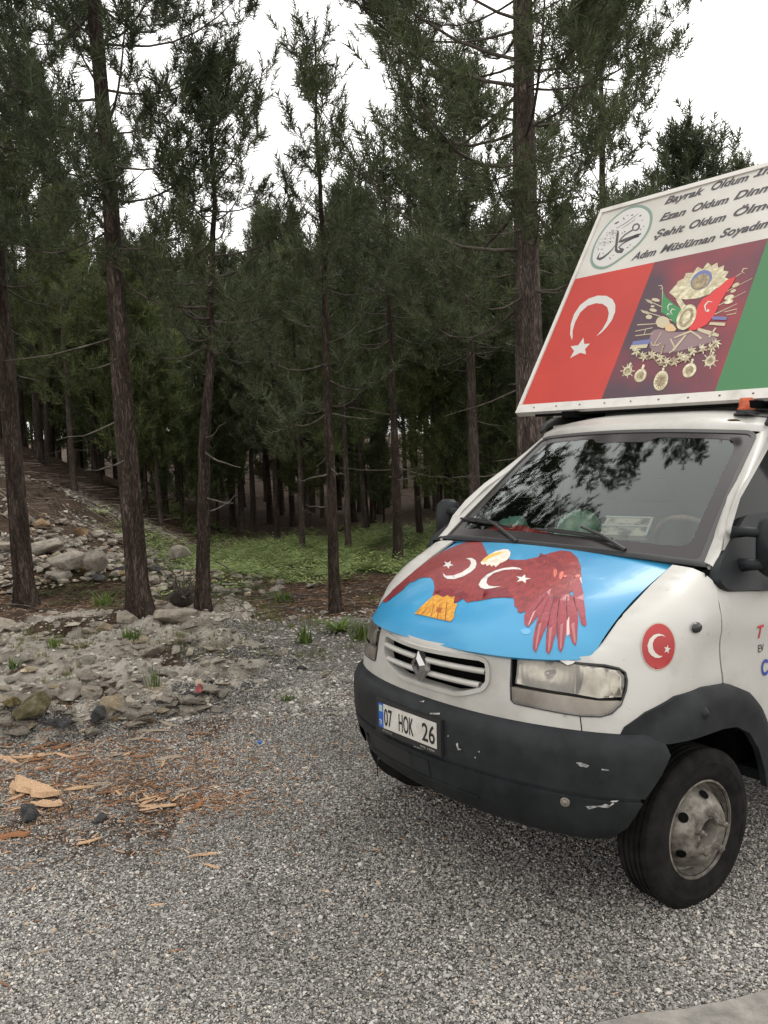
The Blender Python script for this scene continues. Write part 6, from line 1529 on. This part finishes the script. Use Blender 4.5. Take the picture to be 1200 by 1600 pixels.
named = [((118, 780), 19.5, 2, .80, 'pine with a pale straight trunk standing on top of the left bank'), ((78, 770), 21.5, 3, .66, 'thin leaning pine with a pale trunk on the left bank'),
         ((470, 868), 18.5, 3, .66, 'pine with a light trunk at the back of the ferns left of the fourth trunk'), ((542, 872), 18.0, 2, .78, 'pine with a light trunk at the back of the ferns right of the fourth trunk'),
         ((258, 820), 22.0, 0, .72, 'forked looking dark pine between the second and third trunks'), ((432, 865), 20.5, 1, .62, 'dark pine in the row behind the ferns'),
         ((395, 860), 23.0, 0, .75, 'dark straight pine behind the ferns right of the third trunk'), ((655, 850), 21.0, 1, .70, 'dark pine right of the forest path')]
for (px, d, k, s, lab) in named:
    x = (px[0]-600)/FPX*d; spots.append((x, d)); plant_tree(PM[k], x, d, s, lab, None)
n1 = 0
for _ in range(6000):
    if n1 >= 112: break
    y = rt.uniform(19.5, 34); x = rt.uniform(-.66, .72)*y
    if x > 2.5 and y < 22: pass
    if abs(x-.25-.05*(y-18)) < .9 and y < 30: continue
    if not free(x, y, 1.45): continue
    if y < 22.5 and -5 < x < 1.5 and rt.random() < .6: continue
    spots.append((x, y)); n1 += 1; plant_tree(PM[rt.integers(0, 4)], x, y, (2.2+y*rt.uniform(.20, .27)-float(height(x, y))*.5)/9.6, ('nearer' if y < 25 else 'farther' if y < 30 else 'set back')+' dark forest pine seen '+where(x, y), 'pines of the forest behind')
n2 = 0
for _ in range(9000):
    if n2 >= 150: break
    y = rt.uniform(34, 78); x = rt.uniform(-.62, .66)*y
    if not free(x, y, 2.4): continue
    spots.append((x, y)); n2 += 1; plant_tree(PF[rt.integers(0, 3)], x, y, (2.0+y*rt.uniform(.17, .24)-float(height(x, y))*.5)/11, ('far' if y < 52 else 'very far')+' pine deep in the forest, seen '+where(x, y), 'far pines deep in the forest')
# pines on the slope at the left and to the right behind the van, and round the camera (seen in reflections)
for (x, y) in [(-9.5, 16.5), (-11, 20), (-8.8, 21.5), (-13, 25), (-10.5, 13.2), (-8.2, 9.5), (-9, 5.5), (6.8, 16.5), (5.4, 18.5), (9.5, 20), (12.5, 18), (7.6, 22), (3.6, 19.5)]:
    spots.append((x, y)); plant_tree(PM[rt.integers(0, 4)], x, y, rt.uniform(1.0, 1.3) if x < 0 else rt.uniform(.62, .78), ('pine at the left side of the clearing '+('beside the outcrop' if y < 12 else 'up on the bank' if y < 19 else 'high on the back of the bank')) if x < 0 else 'pine standing behind the van, '+('close to its box' if y < 16 else 'some way into the forest' if y < 20 else 'deeper in the forest'), 'pines at the left side of the clearing' if x < 0 else 'pines behind the van')
# understory saplings
for (px, d, k, s) in [((230, 835), 20.5, 0, 1.05), ((285, 840), 21.5, 1, 1.0), ((205, 820), 23, 0, 1.1), ((340, 850), 24, 1, 1.0), ((575, 850), 23, 0, .8), ((600, 848), 25, 1, .7), ((480, 850), 24, 0, .9), ((160, 800), 22.5, 0, 1.0), ((690, 850), 19.5, 0, 1.0), ((770, 850), 19, 1, 1.1)]+[((rt.uniform(-60, 200), 800), rt.uniform(25, 31), int(rt.integers(0, 2)), rt.uniform(.8, 1.1)) for _ in range(9)]+[((rt.uniform(200, 1000), 800), rt.uniform(31, 44), int(rt.integers(0, 2)), rt.uniform(.8, 1.2)) for _ in range(26)]:
    x = (px[0]-600)/FPX*d; plant_tree(PS[k], x, d, s, 'young green pine under the tall trees, '+where(x, d), 'young pines in the understory')

# =================================================================== UNDERGROWTH
def fern_template(seed):
    r = np.random.default_rng(seed); V = []; F = []
    for k in range(6):
        az = k*1.05+r.uniform(-.3, .3); L = r.uniform(.7, 1.1); c, s = math.cos(az), math.sin(az); prev = None
        for j in range(1, 7):
            u = j/6; p = np.array([c*L*u, s*L*u, .75*math.sin(u*2.2)*L*.6]); w = .26*(1-u)*L+.02; sd = np.array([-s, c, 0])
            for q in (1, -1):
                n0 = len(V); V += [p-np.array([c, s, 0])*.045*L, p+np.array([c, s, 0])*.045*L, p+sd*q*w+np.array([c, s, -.1])*.06]; F.append((n0, n0+1, n0+2))
    return np.array(V), np.array(F)
FT = [fern_template(s) for s in range(4)]
n = 7000; X_ = rt.uniform(-7.5, 3.2, n); Y_ = rt.uniform(12.6, 24, n); m_ = rt.random(n) < sst(-6.0, -3.6, X_+.22*(Y_-16))*(1-sst(1.2, 3.2, X_))*sst(.33, .5, fbm(X_, Y_, .6, 4, 81))*np.where((np.abs(X_-.25-.05*(Y_-18)) < .5) & (Y_ > 17), .15, 1)*np.where(Y_ < 13.8, .35, 1)*np.where((X_ > -2) & (Y_ < 13), .1, 1)
m_ &= rt.random(n) < (1-.9*sst(12.2, 13.2, Y_)*sst(-2.9, -3.8, X_)*(1-sst(15, 17, Y_)))
X_, Y_ = X_[m_], Y_[m_]; n = len(X_)
M_FERN = leaf_mat('fern_green', [(0, (.13, .18, .06)), (.5, (.30, .38, .13)), (1, (.50, .58, .26))])
o = scatter_mesh('ferns', None, None, np.column_stack([X_, Y_, height(X_, Y_)]), (.18+.24*rt.random(n)), rt.random(n)*6.28, rt.normal(0, .25, n), M_FERN, tmpl=FT, pick=rt.integers(0, 4, n))
# low growth around the feet of the near trunks
n = 900; X_ = rt.uniform(-5.4, -1.5, n); Y_ = rt.uniform(11.6, 13.2, n); m_ = rt.random(n) < sst(.42, .58, fbm(X_, Y_, 1.1, 3, 99)); X_, Y_ = X_[m_], Y_[m_]; n = len(X_)
scatter_mesh('low_growth', None, None, np.column_stack([X_, Y_, height(X_, Y_)]), (.06+.10*rt.random(n)), rt.random(n)*6.28, rt.normal(0, .2, n), leaf_mat('low_green', [(0, (.035, .055, .014)), (.6, (.08, .11, .03)), (1, (.13, .15, .05))]), tmpl=FT, pick=rt.integers(0, 4, n))
# grass
def grass_t(seed, nb=9):
    r = np.random.default_rng(seed); V = []; F = []
    for k in range(nb):
        az = r.random()*6.28; q = r.uniform(.1, .55); L = r.uniform(.5, 1); p = r.normal(0, .12, 2); n0 = len(V); sd = np.array([-math.sin(az), math.cos(az), 0])*.035
        t = np.array([p[0]+math.cos(az)*q*L, p[1]+math.sin(az)*q*L, L]); b0 = np.array([p[0], p[1], 0]); V += [b0-sd, b0+sd, t]; F.append((n0, n0+1, n0+2))
    return np.array(V), np.array(F)
GT = [grass_t(s) for s in range(4)]
n = 9000; Y_ = rt.uniform(6.8, 12.2, n); X_ = rt.uniform(-.55, .12, n)*Y_*1.1; m_ = rt.random(n) < sst(.50, .66, fbm(X_, Y_, 1.1, 4, 91)); X_, Y_ = X_[m_], Y_[m_]; n = len(X_)
scatter_mesh('grass', None, None, np.column_stack([X_, Y_, height(X_, Y_)]), (.03+.07*rt.random(n)**2), rt.random(n)*6.28, rt.normal(0, .1, n), leaf_mat('dry_grass', [(0, (.07, .085, .03)), (.5, (.13, .15, .055)), (1, (.24, .22, .11))]), tmpl=GT, pick=rt.integers(0, 4, n))
M_GRASS = leaf_mat('grass_green', [(0, (.06, .10, .02)), (1, (.14, .20, .05))])
def tuft_obj(px, wpx, label, name='grass_tuft', cat='grass tuft', nb=40, m=M_GRASS, k=1.0):
    p = gnd(px); s = wpx/FPX*p[1]*.6; V, F = grass_t(hash(px) % 1000, nb); V = V*np.array([1.6, 1.6, k]); o = mk(name, V*s, [tuple(f) for f in F.tolist()], m); o.location = (p[0], p[1], float(height(p[0], p[1]))); o['label'] = label; o['category'] = cat; return o
tuft_obj((205, 1004), 46, 'bright green grass tuft on the outcrop below the second trunk')
tuft_obj((85, 1012), 34, 'grey green grass tuft among the pale rocks at the left')
tuft_obj((240, 1075), 40, 'tall thin weed growing between the outcrop and the gravel', k=2.0, nb=16)
tuft_obj((475, 1005), 60, 'light green grass tuft left of the van front')
tuft_obj((565, 1000), 60, 'grass tuft beside the van front corner')
tuft_obj((445, 940), 50, 'grass tuft in the needles left of the fourth trunk', k=.7)
tuft_obj((20, 1045), 36, 'dark grass tuft at the left edge on the outcrop')
tuft_obj((450, 1095), 36, 'small dry grass tuft at the gravel edge', k=.6)
tuft_obj((165, 945), 60, 'grass growing at the foot of the second trunk', k=.7)
# rosette plant near the fourth trunk
p = gnd((530, 988)); root = empty('rosette_plant', 'green rosette plant with long arching leaves at the fourth trunk', 'plant', loc=(p[0], p[1], float(height(p[0], p[1]))))
for k in range(26):
    az = k*2.4; L = random.uniform(.26, .46); el = random.uniform(.35, 1.2); s = np.linspace(0, 1, 6); V = []
    for u in s:
        q = L*u; w = .026*(1-u)**.6*(1 if u > .02 else .5); c = np.array([math.cos(az)*q*math.cos(el*(1-.6*u)), math.sin(az)*q*math.cos(el*(1-.6*u)), q*math.sin(el)*(1-.55*u)]); sdv = np.array([-math.sin(az), math.cos(az), 0]); V += [c-sdv*w, c+[0, 0, -w*.3], c+sdv*w]
    mk('leaf', V, grid_faces(6, 3), M_GRASS, root, smooth=True)
# upturned root beside the third trunk
p = gnd((288, 948)); root = empty('upturned_root', 'dark upturned root clump beside the foot of the third trunk', 'root', loc=(p[0], p[1], float(height(p[0], p[1]))))
rk = rock_mesh(5, 20, .7, 'root_clod', .08); rk.materials.append(mat('earth_dark', rough=1, nodes=noise_col((.012, .009, .007), (.05, .036, .026), 10, 8, bump=.8, bscale=24, dist=.05))); q = obj('root_clod', rk, root); q.scale = (.26, .20, .22); q.location = (0, 0, .10)
for k in range(22):
    a = random.random()*6.28; e = random.uniform(-.1, 1.3); L = random.uniform(.2, .5); s = np.linspace(0, 1, 5); d = np.array([math.cos(a)*math.cos(e), math.sin(a)*math.cos(e), math.sin(e)])
    P_ = np.outer(s, d)*L+np.array([0, 0, .12])+np.random.default_rng(k).normal(0, .03, (5, 3))*s[:, None]; V, F = tube(P_, np.linspace(.016, .004, 5), 5); mk('root_arm', V, F, M_DEADW if k % 4 == 0 else M_BRANCH, root, smooth=True)
# fallen sticks
def stick(px, L, az, label, r=.014, el=.05, group=None, m=M_DEADW, seed=1):
    p = gnd(px); rr2 = np.random.default_rng(seed); s = np.linspace(-.5, .5, 7); X = p[0]+np.cos(az)*L*s; Y = p[1]+np.sin(az)*L*s; Z = height(X, Y)+.02+np.abs(s)*el+rr2.normal(0, .01, 7)
    P_ = np.stack([X, Y, Z], -1); P_[:, :2] += rr2.normal(0, .02*L, (7, 2)); V, F = tube(P_, np.linspace(r, r*.4, 7), 5); o = mk('fallen_stick', V, F, m, smooth=True); o['label'] = label; o['category'] = 'stick'
    if group: o['group'] = group
    return o
stick((20, 880), 2.2, .5, 'long grey fallen branch on the rubble at the left edge', .025)
stick((15, 840), 1.8, -.3, 'pale fallen branch above the long one at the left edge', .022)
stick((60, 955), .8, .1, 'curved twig at the foot of the first trunk', .01)
stick((375, 905), 1.1, -.7, 'forked dead branch in the ferns right of the third trunk', .018, .25)
stick((400, 940), 2.2, .05, 'long dead branch lying across the needles right of the third trunk', .018, .1)
for i in range(70):
    x = rt.uniform(0, 230); y = rt.uniform(*((775, 830) if x < 110 else (800, 850))); stick((x, y), rt.uniform(.4, 1.5), rt.normal(-.3, .5), 'thin dry stick in the brushwood on top of the left bank', rt.uniform(.006, .014), .12, 'sticks in the brushwood on the bank', [M_DEADW, M_BRANCH, M_WOODG][i % 3], i)
for i in range(34):
    x = rt.uniform(330, 590); y = rt.uniform(912, 955); stick((x, y), rt.uniform(.3, 1.0), rt.normal(0, .6), 'thin stick on the needle covered ground before the ferns', rt.uniform(.005, .010), .06, 'sticks on the needle litter', [M_DEADW, M_BRANCH][i % 2], i+100)
n = 1700; X_ = rt.uniform(-9.5, -3.8, n); Y_ = rt.uniform(14.5, 22, n); m_ = rt.random(n) < sst(.30, .55, fbm(X_, Y_, .8, 3, 123)); X_, Y_ = X_[m_], Y_[m_]; n = len(X_); sz = .10+.35*rt.random(n)**2
tv = np.array([[-1, -.014, 0], [-1, .014, 0], [-1, 0, .02], [1, .05, .10], [0, .03, .06], [0, .0, .06], [0, .015, .085]], float); tf = np.array([(0, 1, 4), (0, 4, 5), (1, 2, 6), (1, 6, 4), (2, 0, 5), (2, 5, 6), (4, 3, 5), (6, 3, 4), (5, 3, 6)])
scatter_mesh('brushwood', None, None, np.column_stack([X_, Y_, height(X_, Y_)+.02]), sz, rt.random(n)*6.28, rt.normal(0, .2, n), island_mat('brush_mat', [(0, (.06, .042, .03)), (.5, (.15, .115, .085)), (1, (.34, .29, .24))]), tmpl=[(tv, tf)])
# needle litter and twigs: countless
n = 14000; Y_ = rt.uniform(10.3, 14, n); X_ = rt.uniform(-6.5, 1.6, n); m_ = height(X_, Y_) < 2; sz = .03+.05*rt.random(n)
tv = np.array([[-1, -.06, 0], [1, 0, .02], [-1, .06, .10]], float); tf = np.array([(0, 1, 2)])
scatter_mesh('needle_litter', None, None, np.column_stack([X_, Y_, height(X_, Y_)+.008]), sz, rt.random(n)*6.28, rt.normal(0, .15, n), island_mat('litter_mat', [(0, (.05, .028, .016)), (.5, (.15, .082, .045)), (.9, (.26, .17, .11)), (1, (.42, .34, .25))]), tmpl=[(tv, tf)])
